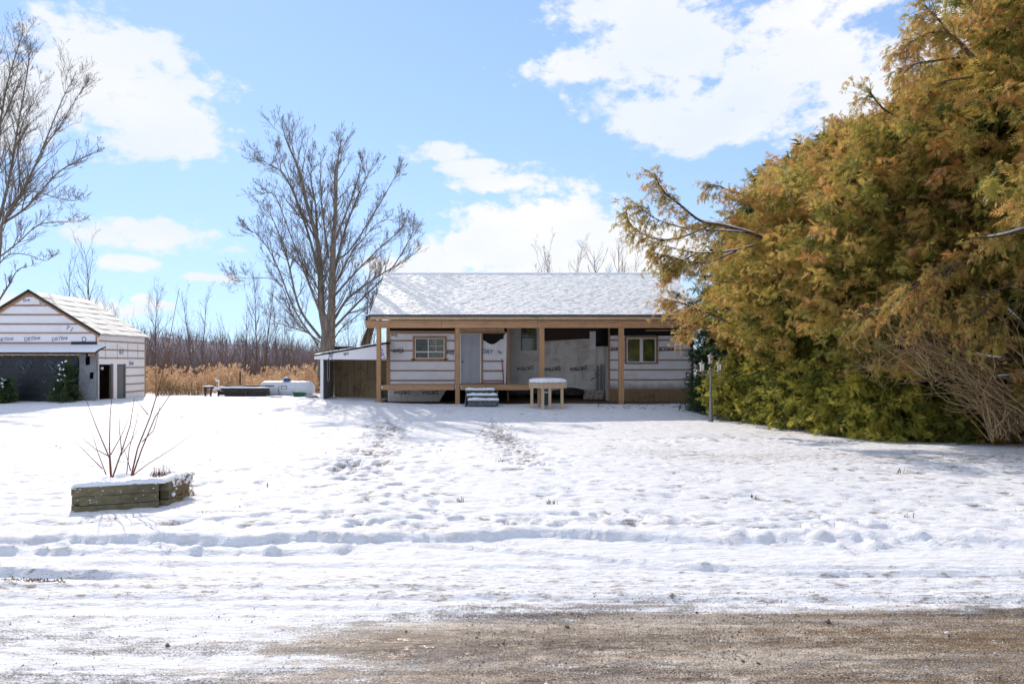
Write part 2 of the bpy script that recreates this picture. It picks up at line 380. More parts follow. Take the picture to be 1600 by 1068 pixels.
# ------------------------------------------------------------------ numpy noise and the lie of the land
def _h(ix, iy, s):
    n = (ix*374761393 + iy*668265263 + s*982451653) & 0xffffffff
    n = ((n ^ (n >> 13))*1274126177) & 0xffffffff
    return ((n ^ (n >> 16)) & 0xffffff)/float(0xffffff)
def vnoise(x, y, s=0):
    x = np.asarray(x, float); y = np.asarray(y, float)
    ix = np.floor(x).astype(np.int64); iy = np.floor(y).astype(np.int64); fx = x-ix; fy = y-iy
    fx = fx*fx*(3-2*fx); fy = fy*fy*(3-2*fy)
    a = _h(ix, iy, s); b = _h(ix+1, iy, s); c = _h(ix, iy+1, s); d = _h(ix+1, iy+1, s)
    return (a*(1-fx)+b*fx)*(1-fy)+(c*(1-fx)+d*fx)*fy-.5
def fbm(x, y, o=4, s=0, g=.5):
    t = 0; a = 1
    for i in range(o): t = t+a*vnoise(x*2**i, y*2**i, s+i*17); a *= g
    return t
def sst(x, a, b):
    t = np.clip((np.asarray(x, float)-a)/(b-a), 0, 1); return t*t*(3-2*t)
def land(x, y):
    left = sst(-x, 2.0, 8.5)
    z = -.22*sst(y, 10, 19)*(1-sst(y, 21.5, 25.5))*(1-left)
    z = z+.05*sst(y, 22, 26)+.13*left*sst(y, 14, 24)
    z = z+.14*fbm(np.asarray(x)/7., np.asarray(y)/5., 2, 5)*sst(y, 7, 12)*(1-sst(y, 22, 25))
    z = z-.5*sst(y, 33, 48)
    far = np.sqrt(np.asarray(x)**2+np.asarray(y)**2)
    return z
def G(x, y): return float(land(np.array([float(x)]), np.array([float(y)]))[0])

def axis_y():
    a = [3.0]
    while a[-1] < 33: a.append(a[-1]+.0058*a[-1]+.001)
    s = .25
    while a[-1] < 900: s *= 1.16; a.append(a[-1]+s)
    b = [3.0]; s = .03
    while b[-1] > -60: s *= 1.12; b.append(b[-1]-s)
    return np.array(b[::-1][:-1]+a)
def axis_x():
    a = [0.0]
    while a[-1] < 21: a.append(a[-1]+.019+.0042*a[-1])
    s = .15
    while a[-1] < 900: s *= 1.16; a.append(a[-1]+s)
    return np.array([-q for q in a[:0:-1]]+a)

def build_ground():
    xs, ys = axis_x(), axis_y(); Xg, Yg = np.meshgrid(xs, ys)
    Z = land(Xg, Yg)
    near = (1-sst(np.abs(Xg), 24, 34))*(1-sst(Yg, 33, 45))*sst(Yg, -3, 0)
    lawn = sst(Yg, 5.9, 6.6)
    Z += near*lawn*(.045*fbm(Xg/1.6, Yg/1.1, 4, 11)+.009*fbm(Xg/.2, Yg/.14, 3, 23))
    Z += near*(1-lawn)*(.018*fbm(Xg/.8, Yg/.25, 4, 31)+.008*fbm(Xg/.12, Yg/.09, 2, 41))*sst(Yg, 4.4, 4.9)
    Z += .006*fbm(Xg/.07, Yg/.05, 2, 44)*(1-sst(Yg, 4.4, 4.9))*near
    # plough ridge: the lawn's snow stands above the shoulder
    yr = 6.07+.10*np.sin(Xg*.5+.6)-.035*Xg*.6*(Xg > 0)*.3+.22*fbm(Xg/.9, Xg*0+3, 4, 51)
    st = .050-.024*sst(Xg, .2, 2.2)+.026*fbm(Xg/.7, Xg*0, 3, 57)
    st = np.clip(st, .008, .08)
    Z += near*st*sst(Yg, yr-.025, yr+.03)*(1-.9*sst(Yg, yr+.3, yr+2.0))
    Z += near*.022*np.exp(-((Yg-yr-.09)/.12)**2)*(.5+1.3*np.clip(fbm(Xg/.35, Yg/.3, 3, 61)+.15, 0, .7))
    # tyre ruts running along the shoulder
    def rut(x0, x1, y0, y1, h, s, w=.03):
        nonlocal Z
        t = np.clip((Xg-x0)/(x1-x0), 0, 1); yc = y0+(y1-y0)*t+.05*fbm(Xg/1.8, Xg*0+s, 3, s)
        m = sst(Xg, x0-.3, x0+.3)*(1-sst(Xg, x1-.4, x1+.4)) if x1 > x0 else 1
        Z += near*m*h*(np.exp(-((Yg-yc-.03)/w)**2)-.6*np.exp(-((Yg-yc+.04)/(w*1.5))**2))
    rut(-1.0, 2.3, 6.0, 5.18, .024, 71, .022); rut(-5, -2.75, 5.33, 5.12, .045, 72, .04); rut(-5, 5, 4.92, 4.86, .014, 73, .02); rut(-3.5, 4.5, 5.45, 5.3, .018, 74)
    rut(2.2, 5.5, 5.22, 5.1, .03, 76); rut(-5, 5, 4.70, 4.62, .02, 77, .018); rut(-4.5, 0, 4.52, 4.46, .014, 78, .018); rut(-5.5, -1.5, 5.75, 5.8, .03, 79, .04)
    lip = 4.70+.07*fbm(Xg/1.2, Xg*0, 3, 99); Z += near*.03*np.exp(-((Yg-lip)/.035)**2)*np.clip(fbm(Xg/.25, Yg/.2, 3, 101)+.1, 0, 1)*sst(Xg, -1.5, .5)
    bare = np.zeros_like(Z); Lm = np.zeros_like(Z)
    rr = random.Random(3)
    def stamp(cx, cy, rx, ry, dz, b=0., p=2.):
        i0, i1 = np.searchsorted(ys, (cy-ry*2.6, cy+ry*2.6)); j0, j1 = np.searchsorted(xs, (cx-rx*2.6, cx+rx*2.6))
        if i1 <= i0 or j1 <= j0: return
        xx = Xg[i0:i1, j0:j1]-cx; yy = Yg[i0:i1, j0:j1]-cy; q = np.exp(-((xx/rx)**2+(yy/ry)**2)**(p/2))
        if p == 4: Lm[i0:i1, j0:j1] = np.maximum(Lm[i0:i1, j0:j1], dz*q)
        else: Z[i0:i1, j0:j1] += dz*q
        bare[i0:i1, j0:j1] += b*q
    # small pits in the lawn snow and specks of turf
    for _ in range(5600):
        y = 6.5+(28-6.5)*rr.random()**1.25; x = rr.uniform(-1, 1)*(y*.85+1)
        r = rr.uniform(.018, .06)*(1+y*.02); stamp(x, y, r*rr.uniform(1, 2.4), r, -rr.uniform(.012, .04), rr.choice((0, .2, .35, .8)), 3)
    # trodden ways from the drive up to the house
    def way(pts, n, sp, b, r0=.06, r1=.12):
        for _ in range(n):
            t = rr.random()*(len(pts)-1); i = int(t); f = t-i; x = pts[i][0]*(1-f)+pts[i+1][0]*f+rr.gauss(0, sp); y = pts[i][1]*(1-f)+pts[i+1][1]*f+rr.gauss(0, sp*.8)
            r = rr.uniform(r0, r1); stamp(x, y, r*rr.uniform(.7, 1.5), r*rr.uniform(.7, 1.2), -rr.uniform(.03, .075), b*rr.random(), 7)
    way([(-3.9, 22), (-3.2, 18), (-2.8, 14), (-2.5, 11.5), (-2.3, 10)], 460, .36, .7, .05, .10); way([(-.7, 22.5), (-.35, 18), (0, 14.5), (.45, 10.5)], 420, .30, .8, .05, .10)
    way([(-2.0, 16), (-1.9, 12)], 70, .4, .4); way([(-2.5, 12), (-1.6, 8.2), (-.6, 7.4)], 55, .35, .3, .05, .09)
    way([(3.6, 15.5), (5.5, 15.5), (7.2, 14.6)], 100, .6, .5); way([(4, 6.9), (0, 6.75), (-3, 6.9)], 110, .35, .15, .04, .08)
    way([(-13, 22), (-6, 19)], 60, 2.0, .5)
    # lumps of ploughed snow
    for _ in range(520):
        x = rr.uniform(-5.5, 6.2); 
        if x < 1.2 and rr.random() < .55: continue
        y = 6.02+.1*math.sin(x*.5+.6)+rr.gauss(.08, .17); r = rr.uniform(.010, .040)*(1.3 if x > 2 else .7); stamp(x, y, r*rr.uniform(1, 1.6), r, r*rr.uniform(.5, .9), 0, 4)
    for _ in range(45):
        x = rr.uniform(-5.6, -1.2); y = rr.gauss(5.85, .09); r = rr.uniform(.02, .06); stamp(x, y, r*1.3, r, r*.8, 0, 4)
    for _ in range(500):
        x = rr.uniform(-6, 6); y = rr.uniform(4.7, 6); r = rr.uniform(.012, .03); stamp(x, y, r*1.6, r, r*rr.uniform(-.5, .6), rr.choice((0, 0, .3)), 3)
    Z += Lm; stamp(5.0, 16.2, .9, .5, -.10); 
    for (x, y) in ((3.0, 14.9), (3.5, 14.6), (4.3, 14.9), (4.9, 14.7), (6.9, 14.2)): stamp(x, y, .16, .12, .07, 0, 3)
    # thin dirty zones: the old drive curving off to the right, and the two wheel ways
    z1 = np.exp(-((Yg-(11.6-.12*(Xg-5)))/1.5)**2)*sst(Xg, .8, 3.5)*(1-sst(Xg, 10, 13)); bare += .62*z1
    tr1 = np.interp(Yg, [9, 11.5, 14, 18, 22], [-2.2, -2.5, -2.8, -3.2, -3.9]); bare += .36*np.exp(-((Xg-tr1)/.45)**2)*sst(Yg, 10.5, 14)*(1-sst(Yg, 20, 23))
    tr2 = np.interp(Yg, [9, 10.5, 14.5, 18, 22.5], [.7, .45, 0, -.35, -.7]); bare += .42*np.exp(-((Xg-tr2)/.38)**2)*sst(Yg, 9.5, 13)*(1-sst(Yg, 20, 23))
    bare += .42*np.clip(fbm(Xg/2.5, Yg/1.6, 3, 91)+.1, 0, 1)*lawn*(1-sst(Yg, 24, 30)); bare += .42*sst(Yg, 4.3, 4.75)*(1-sst(Yg, 5.0, 5.6))
    Z -= .03*near*np.exp(-((Xg-tr1)/.5)**2)*sst(Yg, 10.5, 14)*(1-sst(Yg, 22, 25))+.03*near*np.exp(-((Xg-tr2)/.4)**2)*sst(Yg, 10, 14)*(1-sst(Yg, 22, 25))
    soil = sst(Yg, 25.75, 26.05)*(1-sst(Yg, 33, 33.4))*sst(Xg, -5.35, -5.05)*(1-sst(Xg, 7.3, 7.6))
    soil = np.maximum(soil, sst(Yg, 26.1, 26.4)*(1-sst(Yg, 29.3, 29.6))*(1-sst(Xg, -15.9, -15.7))*sst(Xg, -21, -20.8))
    wav = .07*fbm(Xg/1.2, Xg*0, 3, 99)
    road = (1-sst(Yg, 4.0+wav-.25*sst(-Xg, -1, 2.5), 4.95+wav))*sst(Yg, -4.5, -4)
    road = road*(1.0-.66*sst(-Xg, .0, 2.0)*sst(Yg, 2, 3.2))-.22*np.exp(-((Yg-3.62)/.13)**2)+.1*np.exp(-((Yg-3.95)/.16)**2)
    Z = np.where(soil > .5, np.minimum(Z, .03), Z)
    ny, nx = Z.shape; P = np.stack([Xg, Yg, Z], -1).reshape(-1, 3); idx = np.arange(ny*nx).reshape(ny, nx)
    cut = int(np.searchsorted(ys, 4.75))
    for name, a, b in (('road', 0, cut+1), ('snowy_ground', cut, ny)):
        I = idx[a:b]-a*nx; Q = np.stack([I[:-1, :-1], I[:-1, 1:], I[1:, 1:], I[1:, :-1]], -1).reshape(-1, 4); sl_ = slice(a*nx, b*nx)
        o = tri_mesh(name, P[sl_], Q, mat='snow_and_ground', smooth=True, attrs={'soil': soil.ravel()[sl_], 'bare': bare.ravel()[sl_], 'road': road.ravel()[sl_]})
        o['kind'] = 'structure'
    return xs, ys, Z
GX, GY, GZ = build_ground()
def GZat(x, y):
    i = min(max(np.searchsorted(GY, y), 1), len(GY)-1); j = min(max(np.searchsorted(GX, x), 1), len(GX)-1)
    return float(GZ[i, j])

def far_hill():
    xs = np.linspace(-520, 420, 190); ys = np.array([150, 180, 210, 240, 270, 300, 340, 420.])
    Xg, Yg = np.meshgrid(xs, ys); pr = sst(Yg, 150, 300)*(1-.6*sst(Yg, 340, 420))
    top = np.interp(Xg/Yg*300, [-500, -225, -155, -121, -88, -56, -20, 60, 420], [22, 18, 14, 11, 7, 3.5, 1, 2, 8])
    Z = -1.0+pr*(top+2.2*fbm(Xg/25, Yg/40, 4, 3))
    I = np.arange(Z.size).reshape(Z.shape); Q = np.stack([I[:-1, :-1], I[:-1, 1:], I[1:, 1:], I[1:, :-1]], -1).reshape(-1, 4)
    o = tri_mesh('distant_hill', np.stack([Xg, Yg, Z], -1).reshape(-1, 3), Q, mat='hazy_hill_woods', smooth=True); o['kind'] = 'structure'
    return xs, ys, Z
HX, HYs, HZ = far_hill()

# ------------------------------------------------------------------ the house
def house():
    yF, yW, yR = 26.0, 28.0, 29.6      # porch line, front wall, recessed wall
    H = root('unfinished_house', (0, 28, 0), 'long single storey house clad in white building wrap under a snowy roof', 'house')
    X = lambda p, y=yW: X_(p, y); Zz = lambda p, y=yW: Z_(p, y)
    # roof
    ye, ze, yr_, zr = 25.75, Z_(493, 25.75), 31.0, Z_(429.5, 31.0)
    eL, eR, rL, rR = X_(577.5, ye), X_(1104, ye), X_(601, yr_), X_(1051, yr_)
    yb = 36.0; zb = ze
    rf = MB()
    th = Vector((0, 0, -.035))
    rf.prism([(eL, ye, ze), (eR, ye, ze), (rR, yr_, zr), (rL, yr_, zr)], th); rf.prism([(rL, yr_, zr), (rR, yr_, zr), (eR, yb, zb), (eL, yb, zb)], th)
    rf = rf.build('roof', 'dark_board', H)
    # snow on the front slope with the shingle courses showing through
    nu, nv = 560, 200; U, V = np.meshgrid(np.linspace(0, 1, nu), np.linspace(0, 1, nv))
    ex = (eL*(1-U)+eR*U)*(1-V)+(rL*(1-U)+rR*U)*V; ey = ye+(yr_-ye)*V; ez = ze+(zr-ze)*V
    course = V*46; rowi = np.floor(course); tabs = ex/.22+(rowi % 2)*.5
    pit = np.clip(fbm(tabs*1.1, course*1.0, 2, 5)*2.2+.1, -1, 1); rid = (course-rowi)
    hgt = .045+.016*np.clip(1-pit, 0, 1.5)-.012*rid+.010*fbm(ex/.6, ey/.4, 3, 8)
    hgt = np.minimum(hgt, .045+.05*np.clip((V)*30, 0, 1)); thin = np.clip(pit*.52+.10*rid-.02, 0, 1)
    nrm = np.array([0, -(zr-ze), (yr_-ye)]); nrm = nrm/np.linalg.norm(nrm)
    P = np.stack([ex, ey+nrm[1]*hgt, ez+nrm[2]*hgt], -1).reshape(-1, 3)
    I = np.arange(nu*nv).reshape(nv, nu); Q = np.stack([I[:-1, :-1], I[:-1, 1:], I[1:, 1:], I[1:, :-1]], -1).reshape(-1, 4)
    tri_mesh('roof_snow', P, Q, mat='roof_snow', parent=H, smooth=True, attrs={'thin': thin.ravel()})
    MB().prism([(rL, yr_, zr+.01), (rR, yr_, zr+.01), (eR, yb, zb+.01), (eL, yb, zb+.01)], (0, 0, .05)).build('roof_snow', 'snow', H)
    MB().tube([(rL+(rR-rL)*i/40, yr_, zr+.035+.012*random.random()) for i in range(41)], .07, 6).build('ridge_snow', 'snow', H, True)
    MB().box(eL-.01, eR, ye-.025, ye-.002, ze-.028, ze+.012).build('drip_edge', 'drip_edge', H)
    # rake boards down both gables
    for (a, b) in (((eL-.02, ye, ze-.07), (rL-.02, yr_, zr-.07)), ((eR+.02, ye, ze-.07), (rR+.02, yr_, zr-.07))): MB().beam(a, b, .035, .16).build('rake_board', 'dark_board', H)
    # fascia and beam, built of several lengths
    cuts = [575, 663, 720, 838, 858, 967, 1040, 1104]; z0, z1 = Z_(499.2, 25.8), Z_(494.6, 25.8)
    for i in range(len(cuts)-1): bx('fascia_board', 'lumber_pale', H, X_(cuts[i], 25.8)+.004, X_(cuts[i+1], 25.8)-.004, 25.78+.004*(i % 2), 25.83, z0, z1)
    cuts = [571, 690, 840, 927, 972, 1102]; z0, z1 = Z_(512, 25.95), Z_(500.3, 25.95)
    for i in range(len(cuts)-1): bx('porch_beam', 'lumber', H, X_(cuts[i], 25.95)+.003, X_(cuts[i+1], 25.95)-.003, 25.90+.004*(i % 2), 26.1, z0, z1)
    bx('beam_end', 'dark_board', H, X_(571.5, 26), X_(576, 26), 25.93, 26.12, z1+.003, z1+.17)
    beam0 = z0
    for px, w, zb_ in ((592, .155, G(-5, 26)-.1), (715, .17, G(-2, 26)-.1), (846.5, .19, -.1), (970.5, .20, -.1)):
        x = X_(px, 26); bx('porch_post', 'lumber_vertical', H, x-w/2, x+w/2, 25.93, 26.09, zb_, beam0-.002)
    # porch ceiling joists
    for i in range(22):
        x = eL+.2+i*.6; MB().beam((x, 26.1, beam0+.14), (x, 27.98, beam0+.75), .04, .14).build('rafter', 'strapping', H)
    # deck
    dR = X_(829, 26); zd = Z_(601.5, 26); 
    for a, b in ((596, 709.5), (720.5, 829)): bx('deck_rim', 'lumber', H, X_(a, 26), X_(b, 26), 25.965, 26.01, Z_(609, 26), zd)
    for i in range(13): bx('deck_plank', 'lumber_pale', H, X_(597, 26)+.01, dR-.01, 26.04+i*.148, 26.04+i*.148+.14, zd-.045+.003*(i % 2), zd-.006)
    for px in (711.5, 720.5): bx('post_bracket', 'vinyl_white', H, X_(px, 26)-.012, X_(px, 26)+.012, 25.955, 25.963, Z_(608, 26), zd-.01)
    bx('post_bracket', 'vinyl_white', H, X_(597.2, 26)-.02, X_(597.2, 26)+.015, 25.955, 25.963, Z_(607, 26), zd)
    # ---- walls
    sk = .02; W = yW
    def wallp(name, mat, p0, p1, q0, q1, y, t=.1): return bx(name, mat, H, X_(p0, y), X_(p1, y), y, y+t, Z_(q1, y), Z_(q0, y))
    def batten(p0, p1, q, y=W, h=.058, mat='strapping'): z = Z_(q, y); return bx('batten', mat, H, X_(p0, y), X_(p1, y), y-.021, y-.002, z-h/2, z+h/2)
    # left bay with the sliding window hole left open
    wa, wb, wt, wl = 648.5, 694.5, 528, 560
    for a, b, c, d in ((606, wa, 521, 608), (wb, 715, 521, 608), (wa, wb, 521, wt), (wa, wb, wl, 608)): wallp('wall_wrap', 'house_wrap', a, b, c, d, W)
    wallp('painted_gap', 'painted_dark', 606, 715, 509, 516.6, W+.02); bx('top_plate', 'lumber', H, X(606), X(712), W-.045, W+.1, Zz(521.3), Zz(516.8))
    bx('corner_board', 'lumber_vertical', H, X(604), X(609.3), W-.05, W-.003, Zz(604), Zz(510))
    bx('corner_board', 'lumber_vertical', H, X(710.8), X(714), W-.05, W-.003, Zz(601), Zz(510))
    for q in (532, 547.5): batten(609.5, 644.3, q); batten(698.3, 710.6, q)
    for q in (563.5, 578.7, 594): batten(609.5, 710.6, q)
    sk_ = MB().prism([(X(608), W+.03, Zz(609)), (X(697), W+.03, Zz(609)), (X(686), W+.03, Zz(627)), (X(608), W+.03, Zz(629))], (0, .04, 0)).build('skirt_wrap', 'house_wrap_dirty', H)
    for p in (628, 672): lettering('DRYline', .21, 'ink_black', H, at(p, 613, W+.026), math.radians(3), flip=True)
    lettering('Yline', .26, 'ink_black', H, at(623, 547.8, W-.024), math.radians(9), flip=True, shear=.15)
    lettering('line', .26, 'ink_black', H, at(703, 551, W-.024), math.radians(4), flip=True, shear=.1)
    lettering('line', .2, 'ink_black', H, at(616, 523.5, W-.003), 0, flip=True)
    # window left
    def window(p0, p1, q0, q1, y, kind):
        fr = MB(); t = X_(p0+2.2, y)-X_(p0, y)
        x0, x1, z0, z1 = X_(p0, y), X_(p1, y), Z_(q1, y), Z_(q0, y)
        wd = bx('window', 'vinyl_white', H, x0+.001, x1-.001, y+.075, y+.085, z0+.001, z0+.012)
        m = MB(); f = .035
        m.box(x0, x0+f, y-.03, y+.07, z0, z1).box(x1-f, x1, y-.03, y+.07, z0, z1).box(x0+f, x1-f, y-.03, y+.07, z0, z0+f).box(x0+f, x1-f, y-.03, y+.07, z1-f, z1); m.build('frame', 'vinyl_white', wd)
        return wd, x0+f, x1-f, z0+f, z1-f
    wd, x0, x1, z0, z1 = window(wa, wb, wt, wl, W, 0); xm = (x0+x1)/2-.06; zc = Zz(549.5)
    g = MB().box(x0, x1, W+.02, W+.026, z0, z1).build('pane', 'window_glass', wd)
    MB().box(xm-.02, xm+.02, W-.02, W+.018, z0, z1).box(x0, xm-.021, W-.018, W+.018, zc-.025, zc+.025).box(xm+.021, x1, W-.018, W+.018, zc-.025, zc+.025).build('sash_bar', 'vinyl_white', wd)
    MB().box((xm+x1)/2-.01, (xm+x1)/2+.01, W-.01, W+.017, zc+.026, z1).box(xm+.022, (xm+x1)/2-.011, W-.01, W+.017, Zz(540.5)-.01, Zz(540.5)+.01).box((xm+x1)/2+.011, x1, W-.01, W+.017, Zz(540.5)-.01, Zz(540.5)+.01).build('muntin', 'vinyl_white', wd)
    cf = MB(); n = 16
    for i in range(n): a = xm+(x1-xm)*i/n; b = xm+(x1-xm)*(i+1)/n; cf.box(a, b, W+.04+.02*(i % 2), W+.055+.02*(i % 2), z0, z1)
    cf.build('curtain', 'curtain', wd); bx('blind', 'fibre_batt', wd, x0, xm, W+.10, W+.12, z0, z1)
    for a, b, c, d in ((645, 648.3, 525, 563), (694.7, 697.8, 525, 563), (648.3, 694.7, 525, 527.9), (642, 700, 560.2, 564)): bx('window_trim', 'lumber', H, X(a), X(b), W-.04, W-.003, Zz(d), Zz(c))
    # header over the door and door bay
    cc = [716, 726, 741, 752, 764, 776, 788]
    for i in range(6): bx('header_board', 'lumber_pale', H, X(cc[i])+.003, X(cc[i+1])-.003, W-.08+.006*(i % 2), W+.02, Zz(517.5), Zz(508))
    bx('header_board', 'lumber', H, X(716), X(790), W-.05, W+.05, Zz(520.8), Zz(517.7))
    for a, b in ((718.6, 720.8), (750, 752)): bx('door_frame', 'vinyl_white', H, X(a), X(b), W-.05, W+.1, Zz(601), Zz(521))
    bx('door_frame', 'vinyl_white', H, X(720.8), X(750), W-.05, W+.1, Zz(522), Zz(521))
    dr = bx('door', 'door_grey', H, X(721), X(749.8), W-.005, W+.04, Zz(598.8), Zz(522.3))
    pm = MB()
    for a, b in ((723.5, 734), (737, 747.5)):
        for c, d in ((526, 540), (544, 566), (571, 594)):
            xa, xb, za, zb2 = X(a), X(b), Zz(d), Zz(c); e = .02
            pm.box(xa, xb, W-.022, W-.0055, za, za+e).box(xa, xb, W-.022, W-.0055, zb2-e, zb2).box(xa, xa+e, W-.0222, W-.0055, za+e, zb2-e).box(xb-e, xb, W-.0222, W-.0055, za+e, zb2-e)
    pm.build('door_moulding', 'door_grey', dr); MB().lathe((X(723), W-.045, Zz(565)), [(.01, -.03), (.032, -.02), (.036, 0), (.028, .02), (.01, .03)], 10).build('door_knob', 'brass_knob', dr, True)
    bx('sill', 'dark_board', H, X(718.6), X(752), W-.09, W+.05, Zz(601), Zz(598.9))
    bx('stud', 'lumber_vertical', H, X(752.2), X(754.6), W-.05, W+.04, Zz(601), Zz(520.9))
    bx('painted_gap', 'painted_dark', H, X(754.6), X(788), W+.06, W+.1, Zz(545), Zz(520.9))
    # sagging wrap over the boarded opening
    nu, nv = 34, 24; U, V = np.meshgrid(np.linspace(0, 1, nu), np.linspace(0, 1, nv)); top = 531+7.5*np.sin(np.pi*np.clip(U*1.1, 0, 1))**1.3-2*U
    py = top*(1-V)+599*V; xx = X(754.8)+(X(787)-X(754.8))*U; zz = CH+(HY-py)/F*W
    yy = W+.0-.03*np.sin((V*5+2.5*np.abs(U-.55)*4))*np.exp(-V*3)-.012*fbm(xx*6, zz*5, 3, 4)
    I = np.arange(nu*nv).reshape(nv, nu); Q = np.stack([I[1:, :-1], I[1:, 1:], I[:-1, 1:], I[:-1, :-1]], -1).reshape(-1, 4)
    tri_mesh('sagging_wrap', np.stack([xx, yy, zz], -1).reshape(-1, 3), Q, mat='house_wrap', parent=H, smooth=True)
    lettering('DRY', .24, 'ink_blue', H, at(761.5, 549.5, W-.05), math.radians(-4), shear=.1); lettering('li', .26, 'ink_blue', H, at(781, 550, W-.05), math.radians(55))
    for q in (564, 579, 594.5): batten(755, 791, q, W-.035)
    MB().prism([(X(787.3), W-.06, Zz(601)), (X(790.6), W-.06, Zz(601)), (X(792), W-.06, Zz(519)), (X(787), W-.06, Zz(524))], (0, .03, 0)).build('wrap_strip', 'house_wrap', H)
    bx('stud', 'lumber_vertical', H, X(792.2), X(795.3), W-.07, W+.05, .02, Zz(509))
    MB().tube([at(784, 560, W-.12), at(785.5, 578, W-.12), at(787, 599, W-.12)], .02, 6).build('red_strap', 'red_plastic', H)
    MB().tube([at(738, 599.5, W-.14), at(752, 598.5, W-.14), at(787, 598, W-.14)], .017, 6).build('red_strap', 'red_plastic', H)
    # recessed wall
    R = yR
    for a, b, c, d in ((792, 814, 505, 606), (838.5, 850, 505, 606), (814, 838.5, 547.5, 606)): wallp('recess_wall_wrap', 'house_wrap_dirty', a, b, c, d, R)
    wd2 = bx('window', 'vinyl_white', H, X_(812, R), X_(840.5, R), R-.05, R-.002, Z_(549.5, R), Z_(547.6, R))
    m = MB(); 
    for a, b, c, d in ((814, 816, 505, 547.5), (836.5, 838.5, 505, 547.5), (816, 836.5, 526, 528)): m.box(X_(a, R), X_(b, R), R-.03, R+.05, Z_(d, R), Z_(c, R))
    m.build('frame', 'grey_wood', wd2); bx('pane', 'pane_painted_reflection', wd2, X_(816, R), X_(836.5, R), R+.02, R+.026, Z_(547.5, R), Z_(505, R)); bx('blind', 'fibre_batt', wd2, X_(825, R), X_(834, R), R+.0, R+.015, Z_(525, R), Z_(520, R))
    # dark brick above the wrap in the recess: courses of bricks
    bx('brick_backing', 'mortar', H, X_(850, R), X_(938, R), R+.02, R+.1, Z_(540, R), Z_(505, R))
    bm = MB().box(0, .205, 0, .05, 0, .062).mesh('brick'); bm.materials.append(MATS['brick_dark'])
    z = Z_(536, R); row = 0
    while z < Z_(507, R):
        x = X_(850, R)-(.11 if row % 2 else 0)
        while x < X_(936, R):
            o = bpy.data.objects.new('brick', bm); COL.objects.link(o); o.parent = H; o.location = Vector((x, R-.012+random.uniform(0, .006), z))-ORG[H]; x += .218
        z += .076; row += 1
    # main recess sheet with pleats and a ragged top
    nu, nv = 70, 40; U, V = np.meshgrid(np.linspace(0, 1, nu), np.linspace(0, 1, nv)); top = 532.5-4.2*U
    py = top*(1-V)+(607+2*np.sin(U*9))*V; Rr = R-.12; px = 848+(931-848)*U; xx = (px-CX)/F*Rr; zz = CH+(HY-py)/F*Rr
    fold = .05*np.sin(9*(V*1.0+.9*(U-.35)**2)+1)*np.exp(-((V-.25)/.2)**2)+.03*np.sin(V*26+U*3)*np.exp(-((V-.05)/.06)**2)+.05*np.sin(V*14)*sst(V, .75, .95)
    yy = Rr-1.7*fold-.04*fbm(xx*3, zz*2.5, 4, 14)
    I = np.arange(nu*nv).reshape(nv, nu); Q = np.stack([I[1:, :-1], I[1:, 1:], I[:-1, 1:], I[:-1, :-1]], -1).reshape(-1, 4)
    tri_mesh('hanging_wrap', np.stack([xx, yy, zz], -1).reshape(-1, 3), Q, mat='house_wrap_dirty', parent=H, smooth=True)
    for p, q, s in ((821, 575, .235), (863, 576, .235), (904, 575.5, .24)): lettering('DRYline', s, 'ink_black', H, at(p, q, Rr-.14 if p > 840 else R-.01), math.radians(8), flip=True, shear=.1)
    bx('wrap_strip', 'house_wrap', H, X_(921, Rr), X_(930.5, Rr), Rr-.07, Rr-.04, Z_(545, Rr), Z_(517.5, Rr))
    bx('painted_gap', 'painted_dark', H, X_(930, R), X_(953, R), R+.0, R+.015, Z_(560, R), Z_(500, R))
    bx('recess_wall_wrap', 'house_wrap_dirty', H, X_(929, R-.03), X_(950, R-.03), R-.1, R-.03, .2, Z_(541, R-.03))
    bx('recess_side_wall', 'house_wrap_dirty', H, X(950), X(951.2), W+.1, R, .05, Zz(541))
    for p in (932, 938, 943.5): bx('leaning_board', 'grey_wood', H, X_(p, R-.6), X_(p+3.6, R-.6), R-.62, R-.60, .05, Z_(575-(p % 5)*2, R-.6))
    lettering('DRY', .34, 'ink_black', H, at(931.5, 585, R-.11), math.radians(30), flip=True)
    # block pier in the recess
    bl = MB().box(0, .39, 0, .2, 0, .19).mesh('block'); bl.materials.append(MATS['concrete'])
    for k, (p, z) in enumerate(((912, .08), (927.5, .08), (914, .275), (929, .275))):
        o = bpy.data.objects.new('block', bl); COL.objects.link(o); o.parent = H; o.location = Vector((X_(p, 28.7), 28.7+.01*k, z))-ORG[H]
    # right bay
    a0, a1, b0, b1 = 979, 1024.5, 527.5, 565.8
    for a, b, c, d in ((953, a0, 524, 607), (a1, 1081, 531, 607), (a0, a1, 524, b0), (a0, a1, b1, 607)): wallp('wall_wrap', 'house_wrap_stained', a, b, c, d, W)
    wallp('wall_wrap', 'house_wrap_stained', a1, 1061, 524.5, 530.9, W); wallp('painted_gap', 'painted_dark', 953, 1081, 500, 523.8, W+.03); wallp('painted_gap', 'painted_dark', 1061.2, 1081, 523.9, 530.8, W+.03)
    bx('stud', 'strapping', H, X(950.3), X(952.8), W-.05, W+.06, .2, Zz(500)); bx('corner_board', 'strapping', H, X(1080), X(1083), W-.05, W-.003, .0, Zz(530))
    bx('loose_board', 'lumber', H, X(1008), X(1074), W-.12, W-.08, Zz(517.2), Zz(514.8))
    for q in (531.3, 546.8, 562.3): batten(953, 975.5, q); batten(1028.8, 1079.8, q)
    for q in (577.5, 593): batten(953, 1079.8, q)
    batten(953, 1079.8, 608, h=.07)
    bx('skirt_board', 'plywood_brown', H, X(951), X(1081), W-.01, W+.05, -.1, Zz(609.5))
